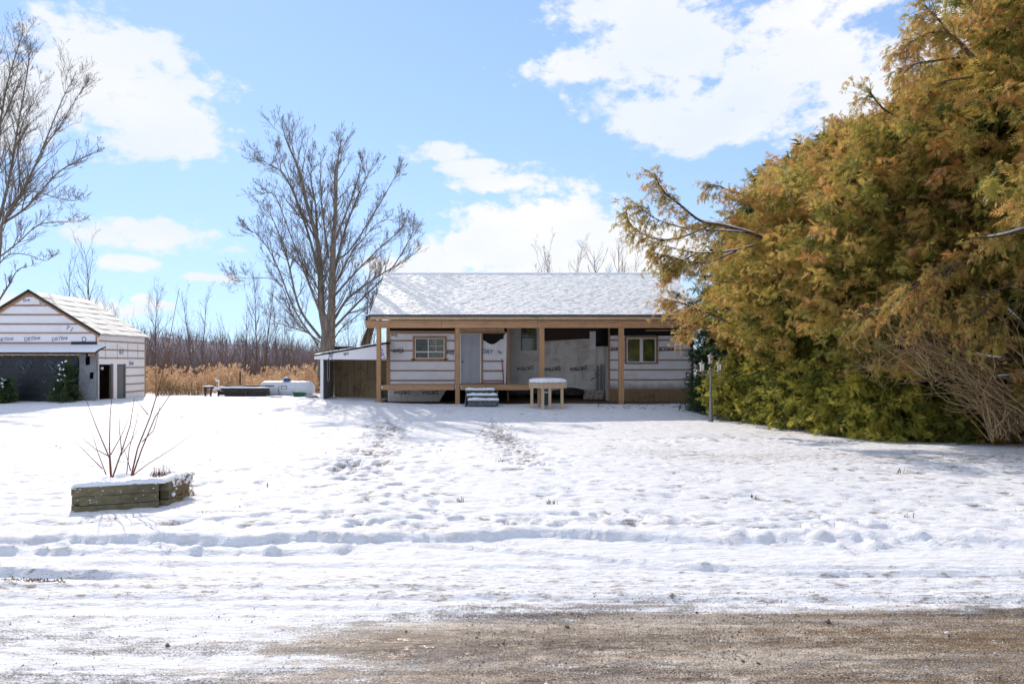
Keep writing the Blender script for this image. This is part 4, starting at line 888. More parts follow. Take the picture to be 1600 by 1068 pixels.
# ------------------------------------------------------------------ things in the yard beyond
def yard():
    y = 30.3; gz = G(-10, y); r = .335; x0, x1 = X_(406, y), X_(492, y); zc = Z_(606.5, y)
    T = root('propane_tank', ((x0+x1)/2, y, gz), 'white horizontal propane tank with a blue dome cap beyond the lawn', 'tank')
    pr = [(r*math.sin(a), -math.cos(a)*r*.85) for a in [math.pi/2*i/7 for i in range(8)]]; prof = [(max(a, .002), x0+r*.85+b) for a, b in pr]+[(a, x1-r*.85-b) for a, b in pr[::-1]]
    prof[-1] = (.002, prof[-1][1]); MB().lathe((0, y, zc), prof, 22, axis='x').build('tank_shell', 'tank_white', T, True)
    cx = X_(448.5, y); MB().lathe((cx, y-.02, zc+r-.03), [(.16, 0), (.165, .05), (.15, .10), (.10, .15), (.02, .17)], 16).build('dome_cap', 'dome_blue', T, True); MB().lathe((cx-.03, y, zc+r+.12), [(.12, 0), (.10, .04), (.03, .06), (.002, .06)], 12).build('cap_snow', 'snow', T, True)
    for x in (x0+.5, x1-.5): bx('foot', 'concrete', T, x-.1, x+.1, y-.25, y+.25, gz-.1, zc-r+.03)
    MB().tube([(cx-.15, y-.15, zc+r-.02), (cx-.25, y-.31, zc+.12), (cx-.27, y-.345, zc-.08), (cx-.24, y-.32, zc-.25), (cx-.18, y-.4, gz+.02)], .013, 6).build('hose', 'rubber_black', T, True)
    m = MB(); xa, xb, za, zb = X_(443, y), X_(452, y), zc-.02, zc+.13; yy = y-r-.006
    m.box(xa, xb, yy-.004, yy+.03, za, za+.012).box(xa, xb, yy-.004, yy+.03, zb-.012, zb).box(xa, xa+.012, yy-.004, yy+.03, za+.012, zb-.012).box(xb-.012, xb, yy-.004, yy+.03, za+.012, zb-.012); m.build('data_plate', 'logo_grey', T)
    # green crate
    y2 = 28.8; g2 = GZat(X_(468, y2), y2); Cx = root('green_crate', (X_(468, y2), y2, g2), 'small green plastic crate lying in the snow before the propane tank', 'crate'); a, b = X_(459, y2), X_(478, y2)
    h = .20; m = MB(); m.hexa([(a+.03, y2-.12, g2), (b-.03, y2-.14, g2), (b-.03, y2+.12, g2), (a+.03, y2+.12, g2), (a, y2-.15, g2+h), (b, y2-.17, g2+h*.85), (b, y2+.15, g2+h*.85), (a, y2+.15, g2+h)]); m.build('crate_body', 'green_crate_paint', Cx)
    for i in range(5): x = a+.06+(b-a-.1)*i/4; MB().beam((x, y2-.135, g2+.01), (x, y2-.165, g2+h*.88), .015, .012).build('rib', 'green_crate_paint', Cx)
    MB().beam((a-.01, y2-.17, g2+h), (b+.01, y2-.185, g2+h*.86), .03, .025).build('rim', 'green_crate_paint', Cx)
    # low trestle stacked with long dark boards
    y3 = 29.0; g3 = GZat(X_(370, y3), y3); L = root('board_stack', (X_(370, y3), y3, g3), 'low stack of long dark boards with snow on top left of the propane tank', 'lumber stack')
    for i, (p0, p1, q0, q1, dy) in enumerate(((341, 418, 611, 617, .0), (345, 417, 606.5, 610.5, .02), (347, 420, 602.2, 604, .35), (350, 412, 617.3, 621, .05))):
        bx('board', 'dark_board', L, X_(p0, y3), X_(p1, y3), y3+dy, y3+dy+.3, Z_(q1, y3), Z_(q0, y3))
    for p0, p1, q in ((341, 417, 606.2), (330, 350, 607.5)): 
        n = 14; MB().tube([(X_(p0+(p1-p0)*k/n, y3), y3+.13, Z_(q, y3)+random.uniform(-.012, .02)) for k in range(n+1)], [.06+random.uniform(-.015, .02) for _ in range(n+1)], 6).build('board_snow', 'snow', L, True)
    for p in (321, 329, 341, 385): 
        x = X_(p, y3-.05); MB().beam((x, y3-.05, g3-.05), (x+random.uniform(-.05, .05), y3-.05, Z_(604 if p < 330 else 609, y3)), .06, .06).build('trestle_leg', 'rust_steel', L)
    bx('trestle_top', 'dark_board', L, X_(320, y3), X_(331, y3), y3-.12, y3+.2, Z_(605.5, y3), Z_(603.8, y3)); MB().box(X_(320, y3), X_(332, y3), y3-.14, y3+.2, Z_(603.7, y3), Z_(602.4, y3)).build('board_snow', 'snow', L)
    for nme, lab, p, q, w, mt in (('marker_post', 'thin pale post standing left of the board stack', 317, 592, .035, 'lumber_pale_vertical'), ('marker_post', 'short white pipe with an elbow top standing over the board stack', 341.5, 594, .06, 'vinyl_white'), ('marker_post', 'dark weathered stake standing among the reeds behind the boards', 375, 580, .07, 'dark_board')):
        yy = 29.6 if q > 585 else 31; x = X_(p, yy); o = MB().tube([(x, yy, G(x, yy)-.1), (x+.01, yy, Z_(q, yy))], w/2, 7)
        if q == 594: o.tube([(x-.12, yy, Z_(q, yy)-.02), (x+.03, yy, Z_(q, yy)+.0)], .045, 7)
        tag(o.build(nme, mt), lab, 'post')
    # stones and scraps near the crate and the shed corner
    for k, (p, q, lab) in enumerate(((432, 619, 'rusty brown scrap of board lying in snow below the tank hose'), (488, 621.5, 'reddish brown offcut board lying in snow beside the shed corner'))):
        yy = 28.2; x = X_(p, yy); z = GZat(x, yy); o = MB().hexa([(x-.25, yy-.05, z-.01), (x+.22, yy-.12, z-.01), (x+.24, yy+.02, z-.01), (x-.22, yy+.06, z-.01), (x-.25, yy-.05, z+.03), (x+.22, yy-.12, z+.035), (x+.24, yy+.02, z+.035), (x-.22, yy+.06, z+.03)]).build('offcut_board', 'rust_steel'); tag(o, lab, 'board')
    x, yy = X_(1125, 21.6), 21.6; z = GZat(x, yy); tag(MB().tube([(x-.13, yy-.1, z+.0), (x+.1, yy+.05, z+.22), (x+.2, yy+.1, z+.32)], [.035, .03, .03], 7).build('log', 'bark_grey'), 'short dark log leaning out of the snow to the right of the lamp post', 'log')
yard()

# ------------------------------------------------------------------ bare trees
def bend(pts, n):       # smooth path through points
    P = [Vector(p) for p in pts]; P = [P[0]*2-P[1]]+P+[P[-1]*2-P[-2]]; out = []
    for i in range(1, len(P)-2):
        for k in range(n):
            t = k/n; a, b, c, d = P[i-1], P[i], P[i+1], P[i+2]; out.append(.5*((2*b)+(c-a)*t+(2*a-5*b+4*c-d)*t*t+(3*b-a-3*c+d)*t**3))
    out.append(P[-2]); return out
def shoot(mb, rr, p, d, L, r, lvl, up=.25, wig=.16, ang=(.35, .8), kids=(5, 4, 3), sides=4):
    n = max(3, int(4 if lvl > 1 else 6)); pts = [p.copy()]; rad = [r]; d = d.normalized()
    for i in range(n):
        d = (d+Vector((rr.gauss(0, wig), rr.gauss(0, wig), rr.gauss(0, wig*.6)))+Vector((0, 0, up*.25))).normalized(); pts.append(pts[-1]+d*L/n); rad.append(r*(1-.8*(i+1)/n)+.0015)
    mb.tube(pts, rad, sides if lvl == 0 else 3, cap=False)
    if lvl < len(kids):
        for k in range(kids[lvl]):
            t = rr.uniform(.15, .95); i = min(int(t*n), n-1); f = t*n-i; q = pts[i].lerp(pts[i+1], f); dd = (pts[i+1]-pts[i]).normalized()
            o = dd.orthogonal().normalized(); o = Matrix.Rotation(rr.uniform(0, 6.28), 3, dd) @ o; a = rr.uniform(*ang)
            shoot(mb, rr, q, dd*math.cos(a)+o*math.sin(a), L*rr.uniform(.35, .62)*(1.1-.5*t), max(rad[i]*.55, .004), lvl+1, up, wig, ang, kids, sides)
def led_tree(name, label, base, Y, leaders, r0, seed, trunk, dens=1.0, kids=(4, 3), thick=1.0):  # a tree whose main limbs follow given lines
    T = root(name, (X_(base[0], Y), Y, G(X_(base[0], Y), Y)-.2), label, 'tree'); rr = random.Random(seed)
    tp = bend([at(a, b, Y) for a, b in trunk], 4); n = len(tp); tm = MB().tube(tp, [r0*(1.25 if i == 0 else 1)*(1-.35*i/(n-1)) for i in range(n)], 10); tm.build('trunk', 'bark_grey', T, True)
    for li, (pth, w) in enumerate(leaders):
        a_, b_ = pth[-2], pth[-1]; pth = pth[:-1]+[(a_[0]+(b_[0]-a_[0])*.62, a_[1]+(b_[1]-a_[1])*.62)]
        dy = rr.uniform(-1, 1)*(2.6 if li > 1 else 1); m = MB(); k = len(pth)
        pts = bend([at(a, b, Y+dy*(i/(k-1))**1.2) for i, (a, b) in enumerate(pth)], 5); n = len(pts); rad = [w*.58*(1-.93*(i/(n-1)))**1.15+.004 for i in range(n)]
        m.tube(pts, rad, 7, cap=False); Ltot = sum((pts[i+1]-pts[i]).length for i in range(n-1))
        for q in range(int(Ltot*3.6*dens)):
            t = rr.uniform(.15, 1); i = min(int(t*(n-1)), n-2); dd = (pts[i+1]-pts[i]).normalized(); o = Matrix.Rotation(rr.uniform(0, 6.28), 3, dd) @ dd.orthogonal().normalized(); a = rr.uniform(.3, .75)
            shoot(m, rr, pts[i], dd*math.cos(a)+o*math.sin(a), Ltot*rr.uniform(.13, .34)*(1.15-.72*t), min(max(rad[i]*.45, .005), .022)*thick, 0, .38, .085, (.35, .75), kids)
        m.build('branch', 'bark_grey', T)
    return T
c = lambda x, y: (340+x/2.739, 170+y/2.739)
BIG = [([c(472,1040), c(462,950), c(445,850), c(440,700), c(428,570), c(380,400), c(350,270), c(300,150), c(265,45)], .38), ([c(480,1040), c(486,900), c(490,800), c(495,600), c(505,430), c(512,250), c(540,60)], .44),
       ([c(428,600), c(420,420), c(400,300), c(410,90)], .11), ([c(440,980), c(350,850), c(300,650), c(240,480), c(160,380)], .12), ([c(500,900), c(560,810), c(690,715), c(800,650), c(915,560)], .12),
       ([c(500,700), c(545,520), c(620,330), c(735,140)], .11), ([c(435,700), c(370,480), c(290,290), c(215,235), c(135,200)], .11), ([c(495,940), c(600,830), c(740,690), c(820,560), c(860,470)], .11),
       ([c(475,640), c(450,450), c(440,300), c(445,100)], .09), ([c(450,900), c(380,720), c(320,560), c(250,380), c(170,340)], .10), ([c(500,800), c(590,700), c(700,590), c(780,520), c(820,430)], .09),
       ([c(505,560), c(560,420), c(600,300), c(640,110)], .09), ([c(440,1000), c(330,900), c(260,740), c(120,725), c(40,722)], .055), ([c(430,1010), c(330,860), c(240,640), c(170,540), c(130,520)], .08), 
       ([c(510,450), c(500,300), c(520,180), c(500,80)], .07), ([c(505,650), c(570,600), c(680,430), c(760,290), c(790,250)], .08), ([c(420,560), c(350,420), c(290,250), c(225,95)], .08), ([c(480,1020), c(530,940), c(640,850), c(690,760)], .07),
       ([c(436,1030), c(390,960), c(300,930), c(230,900), c(180,800)], .06), ([c(500,760), c(560,640), c(620,560), c(700,480), c(850,480)], .07)]
led_tree('bare_tree', 'large many-limbed bare maple standing behind the shed left of the house', (508, 600), 33, BIG, .42, 5, [(509, 612), (509, 570), c(470,1040), c(472,960), c(478,880)], 1.15, (5, 4, 2), 1.15)
d = lambda x, y: (x/2.136, y/2.136)
LEFT = [([d(-20,1000), d(0,820), d(10,740), d(70,650), d(140,500), d(205,340), d(290,170)], .16), ([d(-10,760), d(30,600), d(60,420), d(90,250), d(110,90)], .13), ([d(10,745), d(90,690), d(190,580), d(270,530), d(350,490)], .10),
        ([d(20,700), d(90,640), d(190,660), d(240,670), d(290,662)], .06), ([d(-5,860), d(60,810), d(130,750), d(220,740), d(300,730)], .06), ([d(-30,740), d(-10,500), d(20,300), d(60,160), d(100,60)], .12), ([d(-20,900), d(30,850), d(90,850), d(150,870), d(190,840)], .05),
        ([d(140,500), d(200,420), d(260,320), d(320,230)], .06), ([d(-60,760), d(-90,500), d(-60,250), d(0,120)], .14), ([d(-60,800), d(-150,620), d(-200,400), d(-220,200)], .14), ([d(-15,1020), d(30,950), d(60,900), d(120,880)], .08), ([d(70,640), d(60,500), d(80,400), d(120,330), d(150,230)], .06), ([d(0,420), d(40,330), d(70,260), d(120,200)], .05)]
led_tree('bare_tree', 'tall bare tree with snow-free limbs rising behind the garage at the left edge', (-10, 600), 33.5, LEFT, .36, 8, [(-22, 612), (-20, 560), (-16, 480), (-14, 400), (-12, 350)], 1.15, (5, 3, 2), 1.1)

def small_tree(seed, h, spread=.3, n=26, r=.09, mat='bark_grey', lean=0.):
    m = MB(); rr = random.Random(seed); pts = [Vector((0, 0, 0))]; dd = Vector((lean, 0, 1))
    for i in range(8): dd = (dd+Vector((rr.gauss(0, .05), rr.gauss(0, .05), .1))).normalized(); pts.append(pts[-1]+dd*h/8)
    rad = [r*(1-i/8*.92) for i in range(9)]; m.tube(pts, rad, 6)
    c_ = MB()
    for k in range(n):
        t = .22+.75*(k/n)**.9; i = min(int(t*8), 7); q = pts[i].lerp(pts[i+1], t*8-i); a = rr.uniform(0, 6.28); v = Vector((math.cos(a)*spread*2, math.sin(a)*spread*2, rr.uniform(.5, 1.2)))
        shoot(c_, rr, q, v, h*rr.uniform(.16, .36)*(1.2-t*.6), max(rad[i]*.45, .012), 0, .45, .12, (.3, .7), (4, 3))
    return m, c_
def plant_tree(variants, specs, group):
    for i, (vi, px, Y, top, lab) in enumerate(specs):
        tm, cm, h = variants[vi]; x = X_(px, Y); z = G(x, Y)-.1; H = Z_(top, Y)-z; T = bpy.data.objects.new('bare_tree', None); COL.objects.link(T); T.location = (x, Y, z); s = H/h; T.scale = (s*.9, s*.9, s); T.rotation_euler = (0, 0, i*1.9)
        tag(T, lab, 'tree', group)
        for nm, me in (('trunk', tm), ('crown', cm)): o = bpy.data.objects.new(nm, me); COL.objects.link(o); o.parent = T
VAR = []
for s, h, sp, n, r in ((1, 10, .3, 26, .10), (2, 9, .22, 22, .08), (3, 9, .45, 24, .12), (4, 8, .14, 16, .06)):
    a, b = small_tree(s, h, sp, n, r); ma = a.mesh('trunk', smooth=True); mb_ = b.mesh('crown')
    for q in (ma, mb_): q.materials.append(MATS['bark_mid'])
    VAR.append((ma, mb_, h))
plant_tree(VAR, [(1,132,46,384,'slim bare tree rising above the middle of the garage roof'), (3,108,47,408,'thin bare tree left of the slim one over the garage roof'), (3,170,50,463,'small bare tree top just clearing the garage ridge end'), (1,187,52,478,'small bare tree top over the right slope of the garage roof'),
    (0,243,50,450,'bare tree standing just right of the garage above the brush'), (1,258,56,520,'short bare sapling right of the garage in front of the hill'), (1,300,52,462,'narrow bare tree in the brush left of the twin tall ones'), (3,317,55,455,'thin upright bare tree between the narrow one and the sapling row'), (3,347,54,500,'thin low bare pole tree in the middle of the brush'), (2,380,49,487,'gnarled short bare tree left of the tall pair beside the maple'),
    (0,398,47,428,'left tree of the tall bare pair left of the maple'), (1,415,48,432,'right tree of the tall bare pair left of the maple'), (3,432,56,470,'thin bare pole just left of the maple crown base'), (3,442,50,480,'thin bare pole under the lowest maple limbs'), (2,455,60,505,'low bushy bare tree beneath the left maple limbs'), 
    (1,552,44,480,'slender bare tree above the shed roof right of the maple trunk'), (3,566,50,500,'thin bare tree close to the house corner above the shed'), (1,575,47,470,'bare tree showing between shed roof and house eave'),
    (1,852,62,402,'leftmost of the bare tree tops behind the house ridge'), (1,870,64,392,'second from the left of the bare tree tops behind the house ridge'), (3,897,60,388,'thin bare tree top behind the middle of the house ridge'), (2,942,62,392,'wider bare tree top behind the right part of the house ridge'), (2,957,64,386,'bare tree top nearest the cedar branch behind the house ridge'), (3,985,66,402,'low bare tree top under the tip of the cedar branch')], 'bare trees growing beyond the buildings')
# thick stump limb behind the shed
o = MB().tube([at(566, 560, 34), at(573, 530, 34), at(582, 505, 34), at(592, 470, 34.5)], [.26, .22, .17, .09], 8); m2 = o
rr_ = random.Random(77)
for k in range(14): shoot(o, rr_, at(575+k*1.2, 525-k*4, 34), Vector((rr_.uniform(-.6, .6), rr_.uniform(-.5, .5), 1)), rr_.uniform(1.2, 2.4), .03, 0, .3, .12, (.3, .7), (4, 3))
tag(o.build('bare_tree', 'bark_cedar'), 'leaning brown bare trunk seen between the shed roof and the house', 'tree')

# ------------------------------------------------------------------ brush, reeds, woods
def sticks(name, N, region, hgt, r, mat, label_none=True, seg=3, seed=1, fork=2, lean=.35, zf=None):
    g = np.random.default_rng(seed); V = []; T = []; base = 0
    x, y = region(g, N); h = hgt(g, N); z = np.array(zf(x, y)) if zf else land(x, y)
    Vl = []; Fl = []; off = 0
    def strip(p0, d, L, rr, K):
        nonlocal off
        n = len(p0); P = [p0]; dirs = d.copy()
        for k in range(K): dirs = dirs+g.normal(0, .16, (n, 3)); dirs /= np.linalg.norm(dirs, axis=1)[:, None]; P.append(P[-1]+dirs*(L/K)[:, None])
        ring = []
        for k, p in enumerate(P):
            rk = rr*(1-.8*k/K)
            for a in (0, 2.094, 4.188): ring.append(p+np.stack([np.cos(a)*rk, np.sin(a)*rk, 0*rk], -1))
        R = np.stack(ring, 1); Vl.append(R.reshape(-1, 3)); m = 3*(K+1); F_ = []
        for k in range(K):
            for a in range(3): b = (a+1) % 3; F_.append((3*k+a, 3*k+b, 3*k+3+b, 3*k+3+a))
        F_ = np.array(F_); Fl.append((F_[None]+(np.arange(n)*m)[:, None, None]).reshape(-1, 4)+off); off += n*m
        return P, dirs
    p0 = np.stack([x, y, z-.05], -1); d = np.stack([g.normal(0, lean, N), g.normal(0, lean, N), np.ones(N)], -1); d /= np.linalg.norm(d, axis=1)[:, None]
    P, dr = strip(p0, d, h, np.full(N, r)*g.uniform(.6, 1.3, N), seg)
    for f in range(fork):
        k = g.integers(1, seg+1) if seg > 1 else 1; q = P[k]; dd = dr+g.normal(0, .55, (N, 3)); dd[:, 2] = np.abs(dd[:, 2])*.8+.15; dd /= np.linalg.norm(dd, axis=1)[:, None]; strip(q, dd, h*g.uniform(.2, .5, N), np.full(N, r*.5), 2)
    o = tri_mesh(name, np.concatenate(Vl), np.concatenate(Fl), mat=mat); o['kind'] = 'stuff'; return o
def reg_brush(g, N): y = 41+30*g.random(N)**1.3; x = g.uniform(-62, -1, N)*(y/55); return x, y
o = sticks('brush_thicket', 11000, reg_brush, lambda g, N: g.uniform(1.0, 3.2, N)*g.choice([1, 1, 1, 1.3], N), .02, 'thicket_bark', seed=2, fork=4, lean=.4); tag(o, 'dense leafless brown brush growing between the reeds and the hill', 'brush')
def reg_far(g, N): t = g.random(N); y = 90+190*t; x = g.uniform(-340, 60, N)*(y/280); return x, y
def hz(x, y):
    tx = np.interp(x/np.maximum(y, 1)*300, [-500, -225, -155, -121, -88, -56, -20, 60, 420], [22, 18, 14, 11, 7, 3.5, 1, 2, 8]); return -1+sst(y, 150, 300)*tx-.2
o = sticks('hillside_woods', 9000, reg_far, lambda g, N: g.uniform(2.5, 5.5, N), .14, 'hazy_far_bark', seed=5, fork=4, lean=.12, zf=hz); tag(o, 'leafless grey woods covering the low hill on the horizon', 'woods')

def reeds(name, N, region, h0, h1, seed, mat='reed', label='', cat='', plume=True):
    g = np.random.default_rng(seed); x, y = region(g, N); z = land(x, y)-.02; h = g.uniform(h0, h1, N)*np.clip(1+2.2*fbm(x/1.1, y/1.1, 3, seed), .4, 1.75); Vl = []; Fl = []; Tn = []; off = 0; tint = g.random(N)
    lx, ly = g.normal(0, .13, N), g.normal(0, .13, N)
    def quad(p, q, wv, t):
        nonlocal off
        n = len(p); Vl.append(np.stack([p-wv, p+wv, q+wv*.3, q-wv*.3], 1).reshape(-1, 3)); Fl.append(np.arange(n*4).reshape(n, 4)+off); Tn.append(t); off += 4*n
    b = np.stack([x, y, z], -1); tp = b+np.stack([lx*h, ly*h, h], -1); a = g.uniform(0, 3.14, N); w = np.stack([np.cos(a), np.sin(a), 0*a], -1)
    quad(b, tp, w*.007, tint*.6)
    for k in range(3):
        f = g.uniform(.2, .8, N)[:, None]; s = b*(1-f)+tp*f; dr = np.stack([g.normal(0, .5, N), g.normal(0, .5, N), g.uniform(-.1, .9, N)], -1); quad(s, s+dr*(.3*h)[:, None], w*.009, tint*.8)
    if plume:
        for k in range(5):
            s = tp-np.stack([lx, ly, np.ones(N)], -1)*(.18*g.random(N))[:, None]; dr = np.stack([g.normal(0, .5, N)+.3, g.normal(0, .5, N), g.uniform(.2, 1, N)], -1); a = g.uniform(0, 3.14, N); ww = np.stack([np.cos(a), np.sin(a), g.normal(0, .5, N)], -1); quad(s, s+dr*.13, ww*.035, .6+.4*g.random(N))
    o = tri_mesh(name, np.concatenate(Vl), np.concatenate(Fl), tint=np.concatenate(Tn), mat=mat); tag(o, label, cat, kind='stuff'); return o
def reg_reed(g, N):
    y = 31.5+9.5*g.random(N)**.8; x = g.uniform(-27, -6.5, N)*(y/34); cl = np.sin(x*1.7+y)+np.sin(y*2.3-x*.6); x = x+.35*cl; return x, y
reeds('reed_bed', 9000, reg_reed, .38, .82, 3, label='tan dry reeds with pale plumes in a belt behind the yard', cat='reeds')
reeds('low_dry_weeds', 500, lambda g, N: (g.uniform(-15.6, -13.6, N), g.uniform(29.5, 31, N)), .4, .75, 4, 'dry_grass', 'low dry brown weeds at the right corner of the garage', 'weeds', False)
def reg_tuft(g, N):
    n = N//6; cy = 6.6+18*g.random(n)**1.3; cx = g.uniform(-1, 1, n)*(cy*.8+1); i = g.integers(0, n, N); return cx[i]+g.normal(0, .03, N), cy[i]+g.normal(0, .03, N)
reeds('grass_tips', 480, reg_tuft, .015, .05, 6, 'dry_grass', 'sparse brown grass tips poking through the lawn snow', 'grass', False)
reeds('verge_grass', 500, lambda g, N: (g.normal(-3.55, .12, N)-.25*g.integers(0, 2, N)*0, g.normal(5.02, .03, N)), .01, .04, 7, 'dry_grass', 'flattened tan grass patch on the shoulder at the left edge', 'grass', False)
reeds('hedge_foot_grass', 260, lambda g, N: ((lambda t: (9.8+.9*t+g.normal(0, .15, N), 15-1.2*t+g.normal(0, .12, N)))(g.random(N))), .15, .55, 8, 'dry_grass', 'dry yellow grass stalks at the foot of the hedge on the right', 'grass', False)

def stones():
    g = np.random.default_rng(12); N = 26000; y = 2.9+1.9*g.random(N)**.8; x = g.uniform(-1, 1, N)*(y*.85+.3)
    keep = (g.random(N) < np.where(x < -.3, .12, 1)*np.where(y > 4.35, .15, 1)); x, y = x[keep], y[keep]; N = len(x)
    T = np.array([(1,0,0),(0,1,0),(-1,0,0),(0,-1,0),(0,0,1),(0,0,-1)], float); Fc = np.array([(0,1,4),(1,2,4),(2,3,4),(3,0,4),(1,0,5),(2,1,5),(3,2,5),(0,3,5)])
    s = g.uniform(.0015, .0042, N)*g.choice([1, 1, 1, 1.5], N)*np.where(g.random(N) < .012, 3.0, 1); V = T[None]*(s[:, None]*g.uniform(.6, 1.3, (N, 3)))[:, None, :]; a = g.uniform(0, 6.28, N); ca, sa = np.cos(a), np.sin(a)
    V = np.stack([V[..., 0]*ca[:, None]-V[..., 1]*sa[:, None], V[..., 0]*sa[:, None]+V[..., 1]*ca[:, None], V[..., 2]], -1)
    i = np.clip(np.searchsorted(GY, y), 0, len(GY)-1); j = np.clip(np.searchsorted(GX, x), 0, len(GX)-1)
    V = V+np.stack([x, y, GZ[i, j]+s*.3], -1)[:, None]; Fa = (Fc[None]+(np.arange(N)*6)[:, None, None]).reshape(-1, 3)
    o = tri_mesh('road_grit', V.reshape(-1, 3), Fa, tint=np.repeat(g.random(N)**.7, 8), mat='gravel'); tag(o, 'loose sand and ice grit strewn over the wet road edge', 'grit', kind='stuff')
stones()
def litter():
    m = MB(); rr = random.Random(31)
    for _ in range(70):
        px = rr.gauss(1085, 22) if rr.random() < .75 else rr.uniform(930, 1010); y = rr.uniform(24.0, 25.6); x = X_(px, y); z = GZat(x, y)+.01; a = rr.uniform(0, 3.14); L = rr.uniform(.06, .28)
        m.tube([(x, y, z), (x+math.cos(a)*L*.5, y+math.sin(a)*L*.5, z+rr.uniform(.01, .06)), (x+math.cos(a)*L, y+math.sin(a)*L, z+rr.uniform(-.01, .04))], [rr.uniform(.006, .016), .008, .004], 4)
    tag(m.build('twig_litter', 'bark_cedar'), 'dark broken twigs lying in the shaded snow at the right end of the house', 'twigs', kind='stuff')
litter()

# ------------------------------------------------------------------ evergreens
TPL = []
def _tpl():
    v = []; 
    for i, y in enumerate((.08, .28, .48, .68)):
        w = (.30, .36, .32, .22)[i]
        for s in (-1, 1): v += [(0, y-.02, 0), (0, y+.15, .01), (s*w, y+.27+.04*i, -.06-.04*i)]
    v += [(-.05, .72, 0), (.05, .72, 0), (0, 1.05, -.12)]
    return np.array(v)
FT = _tpl(); FK = len(FT)
def fronds(pos, dirv, size, roll, tint, g):
    n = len(pos); d = dirv/np.linalg.norm(dirv, axis=1)[:, None]; up = np.tile(np.array([0., 0, 1]), (n, 1)); up[np.abs(d[:, 2]) > .95] = (0, 1, 0)
    r = np.cross(d, up); r /= np.linalg.norm(r, axis=1)[:, None]; u = np.cross(r, d); c_, s_ = np.cos(roll)[:, None], np.sin(roll)[:, None]; r2 = r*c_+u*s_; u2 = -r*s_+u*c_
    V = pos[:, None]+size[:, None, None]*(FT[None, :, 0:1]*r2[:, None]+FT[None, :, 1:2]*d[:, None]+FT[None, :, 2:3]*u2[:, None])
    return V.reshape(-1, 3), np.arange(n*FK).reshape(-1, 3), np.repeat(tint, FK//3)
def cedar_crown(c0, tips, outd, length, nf, g, size=.2, tbase=.5, tsp=.28, droop=.5):
    """boughs: each tip carries nf fronds strung along a short curved spine"""
    B = len(tips); t = g.random((B, nf)); L = length*g.uniform(.6, 1.25, B)
    sp = tips[:, None]+outd[:, None]*(t*L[:, None])[..., None]; sp[..., 2] += (.12*L[:, None]*t-droop*.5*L[:, None]*t*t)
    sp += g.normal(0, .065, sp.shape)*(L[:, None, None]/.8)
    side = g.normal(0, .85, sp.shape); side[..., 2] = side[..., 2]*.8-droop*1.0*g.random(t.shape); d_ = outd[:, None]*.55+side
    bt = np.clip(tbase+g.normal(0, tsp, B)+.30*fbm(tips[:, 0]*.9+tips[:, 1]*.5, tips[:, 2]*.9, 3, 77), 0, 1); tt = np.clip(bt[:, None]*.75+.28*t+g.normal(0, .11, t.shape)-.05, 0, 1)
    return fronds(sp.reshape(-1, 3), d_.reshape(-1, 3), (size*g.uniform(.6, 1.3, t.shape)).ravel(), g.uniform(-1.5, 1.5, t.size), tt.ravel(), g)
def join(parts):
    V, T, C, off = [], [], [], 0
    for v, t, c_ in parts: V.append(v); T.append(t+off); C.append(c_); off += len(v)
    return np.concatenate(V), np.concatenate(T), np.concatenate(C)

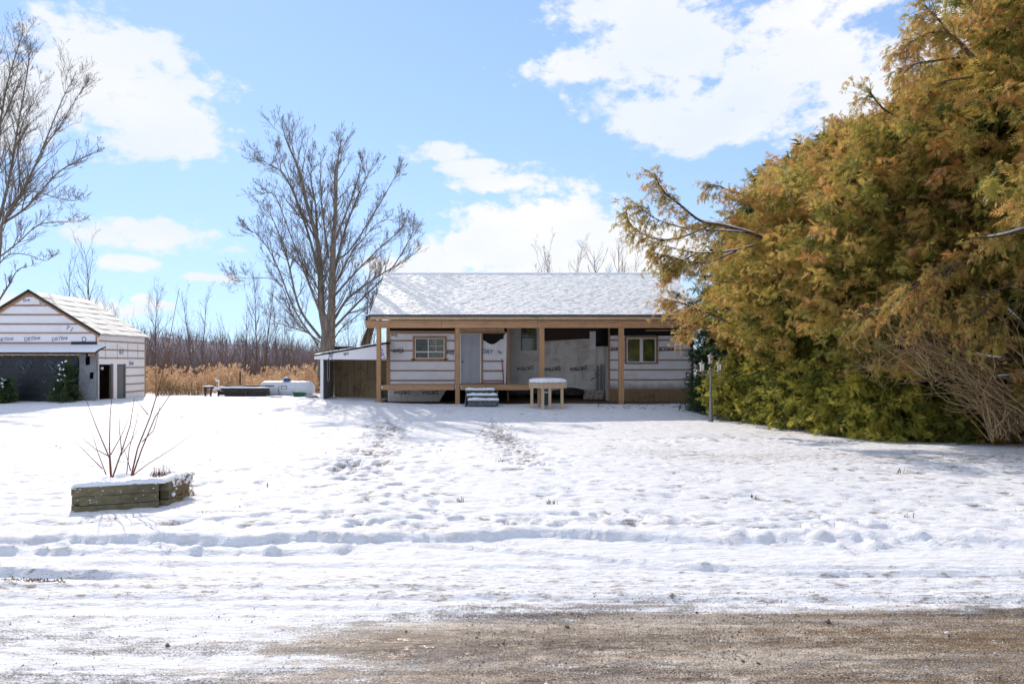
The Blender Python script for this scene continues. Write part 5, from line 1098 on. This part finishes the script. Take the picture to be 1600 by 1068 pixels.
def cedar(label, x, y, h, R, nb, seed, mat='cedar_leaf', zlow=.15, tb=.5, nf=34, size=.185, prof=None, face=(-.9, -.45), limbs=12, blen=.75, group='cedars of the hedge', name='cedar_tree', cat='cedar tree', lumps=.30, backw=.08):
    g = np.random.default_rng(seed); z0 = G(x, y)-.1; T = root(name, (x, y, z0), label, cat, group); rr = random.Random(seed)
    prof = prof or [(0, .72), (.15, .92), (.35, 1.0), (.55, .9), (.75, .62), (.9, .32), (1, .03)]
    pz, pr = zip(*prof)
    M = nb*5; th = g.uniform(0, 2*np.pi, M); hh = g.random(M)**.85; hh = zlow/h+hh*(1-zlow/h)
    fw = np.cos(th)*face[0]+np.sin(th)*face[1]; w = np.interp(hh, pz, pr)*np.where(fw > -.15, 1, backw); keep = g.random(M) < w; th, hh = th[keep][:nb], hh[keep][:nb]
    env = np.interp(hh, pz, pr)*R*(1+lumps*2.2*fbm(th*2.2+seed, hh*h*.9, 3, seed)); depth = 1-.55*g.random(len(th))**2.2; depth = np.where(g.random(len(th)) < .09, g.uniform(1.03, 1.16, len(th)), depth)
    rad = env*depth; P = np.stack([x+np.cos(th)*rad, y+np.sin(th)*rad, z0+hh*h*(1-.0)+.0*rad], -1)
    upk = np.interp(hh, [0, .5, 1], [.05, .25, 1.2]); out = np.stack([np.cos(th), np.sin(th), upk], -1)+g.normal(0, .25, (len(th), 3)); out /= np.linalg.norm(out, axis=1)[:, None]
    P -= out*blen*.5; tb = tb+(.22*(hh-.35) if R > 1.5 else 0*hh)
    parts = [cedar_crown(None, P, out, blen, nf, g, size, tb)]
    # trunk
    lean = rr.uniform(-.2, .2); tr = MB().tube([(x+lean*i/7*.8, y+.1*math.sin(i), z0+h*.93*i/7) for i in range(8)], [.02+R*.065*(1-i/7.4) for i in range(8)], 8); tr.build('trunk', 'bark_cedar', T, True)
    lm = MB()
    for k in range(limbs):
        a = rr.uniform(0, 6.28); hz_ = rr.uniform(.12, .85)*h; e = float(np.interp(hz_/h, pz, pr))*R*.85; p0 = Vector((x, y, z0+hz_*.85)); p2 = Vector((x+math.cos(a)*e, y+math.sin(a)*e, z0+hz_)); p1 = p0.lerp(p2, .5)+Vector((0, 0, -.15)); lm.tube(bend([p0, p1, p2], 4), [.05-.0042*i for i in range(9)], 5)
    lm.build('limbs', 'bark_cedar', T, True)
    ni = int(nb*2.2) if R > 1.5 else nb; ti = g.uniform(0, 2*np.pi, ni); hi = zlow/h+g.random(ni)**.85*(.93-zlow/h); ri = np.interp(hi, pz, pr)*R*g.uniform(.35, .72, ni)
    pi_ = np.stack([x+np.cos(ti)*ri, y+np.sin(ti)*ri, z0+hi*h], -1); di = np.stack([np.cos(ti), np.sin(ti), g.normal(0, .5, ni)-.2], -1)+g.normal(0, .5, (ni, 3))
    parts.append(fronds(pi_, di, np.full(ni, .62 if R > 1.5 else .3*R/.95), g.uniform(-1.5, 1.5, ni), g.random(ni)*.35, g))  # oversized dark-tinted inner fronds, added to paint shade into crown gaps
    V, Tn, C_ = join(parts); tri_mesh('crown', V, Tn, tint=C_, mat=mat, parent=T)
    return T
cedar('tall rusty olive cedar at the house end of the hedge', 9.5, 22.4, 7.4, 2.75, 820, 21, tb=.55, prof=[(0,.3),(.15,.5),(.35,.82),(.5,1),(.7,.88),(.86,.62),(1,.08)])
cedar('broad olive cedar second from the house in the hedge', 9.4, 19.0, 8.6, 3.2, 900, 22, tb=.56, prof=[(0,.4),(.12,.55),(.3,.92),(.55,1),(.75,.85),(.9,.5),(1,.08)])
cedar('broad golden brown cedar in the middle of the hedge', 10.3, 16.0, 8.9, 3.4, 1150, 23, tb=.55, prof=[(0,.4),(.12,.52),(.25,.8),(.45,1),(.65,.92),(.82,.6),(.93,.3),(1,.03)])
cedar('tallest cedar filling the right edge of the view', 12.1, 13.2, 12.5, 3.9, 1500, 24, tb=.54, prof=[(0,.40),(.1,.45),(.22,.62),(.35,.9),(.5,1),(.65,.9),(.75,.72),(.88,.55),(1,.2)])
cedar('cedar peeking above the hedge behind the golden brown one', 12.6, 19.5, 10.3, 2.6, 380, 25, tb=.5)
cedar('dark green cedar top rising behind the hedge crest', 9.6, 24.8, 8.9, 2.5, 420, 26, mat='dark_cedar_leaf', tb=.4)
SH = 'low cedar shrubs along the hedge foot'
for i, (x, y, h, R, lab, mt, tb) in enumerate(((7.6, 24.6, 3.5, 1.05, 'dark shaded cedar shrub against the right end of the house', 'dark_cedar_leaf', .4), (7.2, 23.2, 1.9, .85, 'dark green low cedar shrub behind the lamp post', 'dark_cedar_leaf', .5),  # dark leaves on these two paint the house's shade into their colour
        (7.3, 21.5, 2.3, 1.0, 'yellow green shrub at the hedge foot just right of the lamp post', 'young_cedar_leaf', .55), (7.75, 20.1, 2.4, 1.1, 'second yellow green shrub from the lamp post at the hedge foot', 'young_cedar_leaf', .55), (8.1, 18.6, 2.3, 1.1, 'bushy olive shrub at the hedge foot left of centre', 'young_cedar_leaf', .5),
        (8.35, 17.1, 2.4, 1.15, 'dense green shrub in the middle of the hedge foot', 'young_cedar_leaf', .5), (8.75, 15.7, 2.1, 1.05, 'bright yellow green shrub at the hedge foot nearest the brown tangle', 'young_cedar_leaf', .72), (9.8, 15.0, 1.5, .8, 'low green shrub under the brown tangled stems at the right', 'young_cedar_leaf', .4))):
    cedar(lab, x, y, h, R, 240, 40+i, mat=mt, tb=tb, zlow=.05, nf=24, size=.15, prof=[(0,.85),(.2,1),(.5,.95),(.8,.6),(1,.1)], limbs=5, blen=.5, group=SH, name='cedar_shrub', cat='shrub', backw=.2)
# trees across the road are unbuilt; their reflection is painted on the panes
# two snow-dusted little cedars in front of the garage
for i, (px, Y, h, R, lab) in enumerate(((104, 25.0, 1.6, .42, 'small green cedar bush with snow before the black garage sheet beside the grey tarp'), (10, 24.8, 1.0, .42, 'small snow-dusted cedar bush before the garage at the left edge'))):
    T = cedar(lab, X_(px, Y), Y, h, R*.85, 110, 60+i, mat='dark_cedar_leaf', tb=.75, zlow=.02, nf=18, size=.11, prof=[(0,1),(.3,.95),(.6,.75),(.85,.4),(1,.08)], limbs=3, blen=.3, group='little cedars before the garage', name='cedar_shrub', cat='shrub', backw=.4)
    m = MB(); r2 = random.Random(i)
    for k in range(16):
        a = r2.uniform(2.5, 5.5); hh = r2.uniform(.25, .95)*h; e = R*(1.05-.75*hh/h); p = ORG[T]+Vector((math.cos(a)*e, math.sin(a)*e-.05, hh+.08)); q = p+Vector((r2.uniform(-.12, .12), -.03, r2.uniform(-.10, .02))); m.tube([p, p.lerp(q, .5)+Vector((0, 0, .02)), q], [.012, .03, .012], 6)
    m.build('clinging_snow', 'snow', T, True)['kind'] = 'stuff'

# long boughs reaching out of the hedge, foliage on their twigs and snow on their backs
def reach(label, path, Y0, Y1, r, seed, twigs, mat='cedar_leaf', tb=.72, snow=(.35, .95), nper=15, subs=()):
    g = np.random.default_rng(seed); rr = random.Random(seed); n0 = len(path); pts = bend([at(a, b, Y0+(Y1-Y0)*i/(n0-1)) for i, (a, b) in enumerate(path)], 6)
    T = root('cedar_bough', pts[0], label, 'branch'); allp = [(pts, r)]
    for sp in subs: k = len(sp); yy = Y0+(Y1-Y0)*.5; allp.append((bend([at(a, b, yy+.35*(i/(k-1))*(1 if rr.random() < .5 else -1)) for i, (a, b) in enumerate(sp)], 5), r*.36))
    P = []; D = []
    for bi, (pp, rd) in enumerate(allp):
        n = len(pp); m = MB().tube(pp, [rd*(1-.85*i/(n-1))+.005 for i in range(n)], 7)
        for k in range(twigs if bi == 0 else twigs//2):
            t = rr.uniform(.25 if bi == 0 else .3, 1); i = min(int(t*(n-1)), n-2); dd = (pp[i+1]-pp[i]).normalized(); v = (dd*.7+Vector((rr.uniform(-.4, .4), rr.uniform(-.6, .6), rr.uniform(-1.0, .35)))).normalized(); L = rr.uniform(.2, .6)
            q = [pp[i], pp[i]+v*L*.5, pp[i]+v*L+Vector((0, 0, -.05))]; m.tube(q, [.008, .005, .002], 3, cap=False)
            for w_ in range(2): P.append(tuple(pp[i]+v*L*rr.uniform(.2, 1.0))); D.append(tuple((v+Vector((0, 0, -.25))).normalized()))
        m.build('branch', 'bark_cedar', T, True)
        if bi < 2 or True:
            a, b = int(snow[0]*0*n+ (1-snow[1])*n), int((1-snow[0])*n)
            if b-a >= 3: MB().tube([q+Vector((0, -.2*rd, rd*(1-.85*i/(n-1))*.75+.004)) for i, q in list(enumerate(pp))[a:b]], [.004]+[rd*(1-.85*i/(n-1))*.62*rr.uniform(.7, 1.15)+.004 for i in range(a+1, b-1)]+[.004], 6).build('branch_snow', 'snow', T, True)
    V, Tn, C_ = cedar_crown(None, np.array(P), np.array(D), .17, 7, g, .10, tb, .2, 1.2); tri_mesh('foliage', V, Tn, tint=C_, mat=mat, parent=T)
reach('long snow-backed cedar bough reaching left over the house roof end', [(1285,402),(1235,388),(1185,368),(1130,352),(1095,345),(1060,318),(1035,297),(1022,270)], 18.2, 17.0, .055, 3, 115,
      subs=[[(1175,364),(1130,360),(1075,357),(1030,344),(1000,325)], [(1200,376),(1150,390),(1100,395),(1060,390),(1010,375)], [(1110,352),(1060,372),(1020,372),(985,350),(978,325)], [(1090,395),(1060,410),(1040,425)], [(1150,392),(1100,410),(1050,402),(1015,395)]])
reach('thin curved cedar bough tip standing above the hedge crest', [(1450,190),(1420,186),(1395,180),(1375,165),(1362,148),(1355,140)], 14.5, 14.2, .03, 5, 26, snow=(.9, .2))
reach('drooping rusty bough in front of the right end of the house eave', [(1140,505),(1110,490),(1085,482),(1062,472),(1040,468)], 18.5, 18.0, .03, 6, 60, tb=.85, snow=(.9, .2), subs=[[(1110,490),(1085,505),(1060,515)]])
reach('loose upper bough against the sky at the top right', [(1560,130),(1520,90),(1490,60),(1460,50),(1430,62),(1410,75)], 13, 12.6, .045, 7, 70, tb=.8, snow=(.9, .2), subs=[[(1500,90),(1460,95),(1430,100),(1405,108)], [(1490,60),(1465,30),(1445,10)], [(1520,120),(1470,130),(1435,160)]])
reach('short bough left of the hedge shoulder beneath the sky', [(1190,330),(1160,305),(1140,298),(1120,290),(1105,292)], 20, 19.6, .03, 8, 40, tb=.7, snow=(.9, .2))
reach('dark bough with a white snow line within the hedge', [(1470,460),(1430,462),(1395,478),(1370,484),(1345,486)], 13.2, 12.8, .04, 9, 14, snow=(.2, .8))
reach('rusty hanging bough in front of the tangled stems at the right', [(1600,440),(1560,452),(1520,470),(1480,492)], 12.7, 12.4, .03, 11, 60, snow=(.9, .2), subs=[[(1560,452),(1540,480),(1500,515)], [(1600,470),(1570,500),(1545,530)]])
reach('olive hanging bough above the snowy limb in the hedge', [(1540,400),(1490,415),(1440,440),(1400,470)], 12.9, 12.5, .03, 12, 70, snow=(.9, .2), subs=[[(1490,415),(1460,460),(1430,500)]])
reach('upper right bough with a white snow line near the frame edge', [(1640,350),(1600,358),(1570,366),(1545,370),(1520,372)], 12.0, 11.6, .045, 10, 18, snow=(.2, .8))

def tangle():
    Y = 13.3; T = root('tangled_shrub', (X_(1590, Y), Y, G(10, Y)), 'tangle of bare tan stems arching out at the right edge below the cedars', 'shrub'); rr = random.Random(5)
    def stem(p, r, n=5): MB
    m = MB()
    for pth, r in (([(1660,575),(1600,585),(1540,590),(1470,592),(1400,600)], .06), ([(1600,560),(1560,560),(1520,552),(1470,535),(1410,520)], .05), ([(1640,560),(1590,500),(1560,470),(1530,440)], .05)):
        pts = bend([at(a, b, Y+rr.uniform(-.3, .3)) for a, b in pth], 5); n = len(pts); m.tube(pts, [r*(1-.8*i/(n-1)) for i in range(n)], 7)
        m.tube([q+Vector((0, -.01, r*.7*(1-.8*i/(n-1)))) for i, q in enumerate(pts)][4:11], [.003]+[r*.5]*5+[.003], 6, mi=1)
    m.build('limb', ('bark_cedar', 'snow'), T, True)
    m = MB()
    for k in range(120):     # whips from the ground arching up-left
        p = at(rr.uniform(1545, 1660), rr.uniform(672, 690), Y+rr.uniform(-.5, .5)); q = at(rr.uniform(1480, 1610), rr.uniform(570, 645), Y+rr.uniform(-.6, .6)); mid = p.lerp(q, .5)+Vector((rr.uniform(-.15, .25), rr.uniform(-.2, .2), rr.uniform(0, .3))); s = q+Vector((rr.uniform(-.6, .0), rr.uniform(-.2, .2), rr.uniform(-.1, .5)))
        m.tube(bend([p, mid, q, s], 3), [(.0135-.0011*i)*(.5+.8*(k%5)/4) for i in range(10)], 4, cap=False)
    for k in range(150):     # fan above the limb
        p = at(rr.uniform(1440, 1620), rr.uniform(530, 600), Y+rr.uniform(-.5, .5)); v = Vector((rr.uniform(-1.1, -.1), rr.uniform(-.3, .3), rr.uniform(.0, 1.0))).normalized(); L = rr.uniform(.5, 1.5); q = p+v*L*.5+Vector((0, 0, rr.uniform(-.08, .1))); s = q+(v+Vector((-.3, 0, rr.uniform(-.3, .4)))).normalized()*L*.5; m.tube(bend([p, q, s], 3), [(.011-.0012*i)*(.5+.8*(k%4)/3) for i in range(7)], 4, cap=False); v2 = (v+Vector((rr.gauss(0,.6), rr.gauss(0,.4), rr.gauss(0,.6)))).normalized(); m.tube([q, q+v2*L*.25, q+v2*L*.4+Vector((0, 0, rr.uniform(-.1, .1)))], [.006, .004, .002], 3, cap=False)
    for k in range(160):     # fine dead twigs in the hedge to the left
        p = at(rr.uniform(1340, 1520), rr.uniform(490, 590), Y+rr.uniform(-.3, .6)); v = Vector((rr.uniform(-1, .4), rr.uniform(-.4, .1), rr.uniform(-.5, .8))).normalized(); L = rr.uniform(.3, .9); m.tube([p, p+v*L*.5+Vector((0, 0, .04)), p+v*L], [.006, .004, .002], 3, cap=False)
    m.build('stems', 'twig_brown', T, True)
tangle()
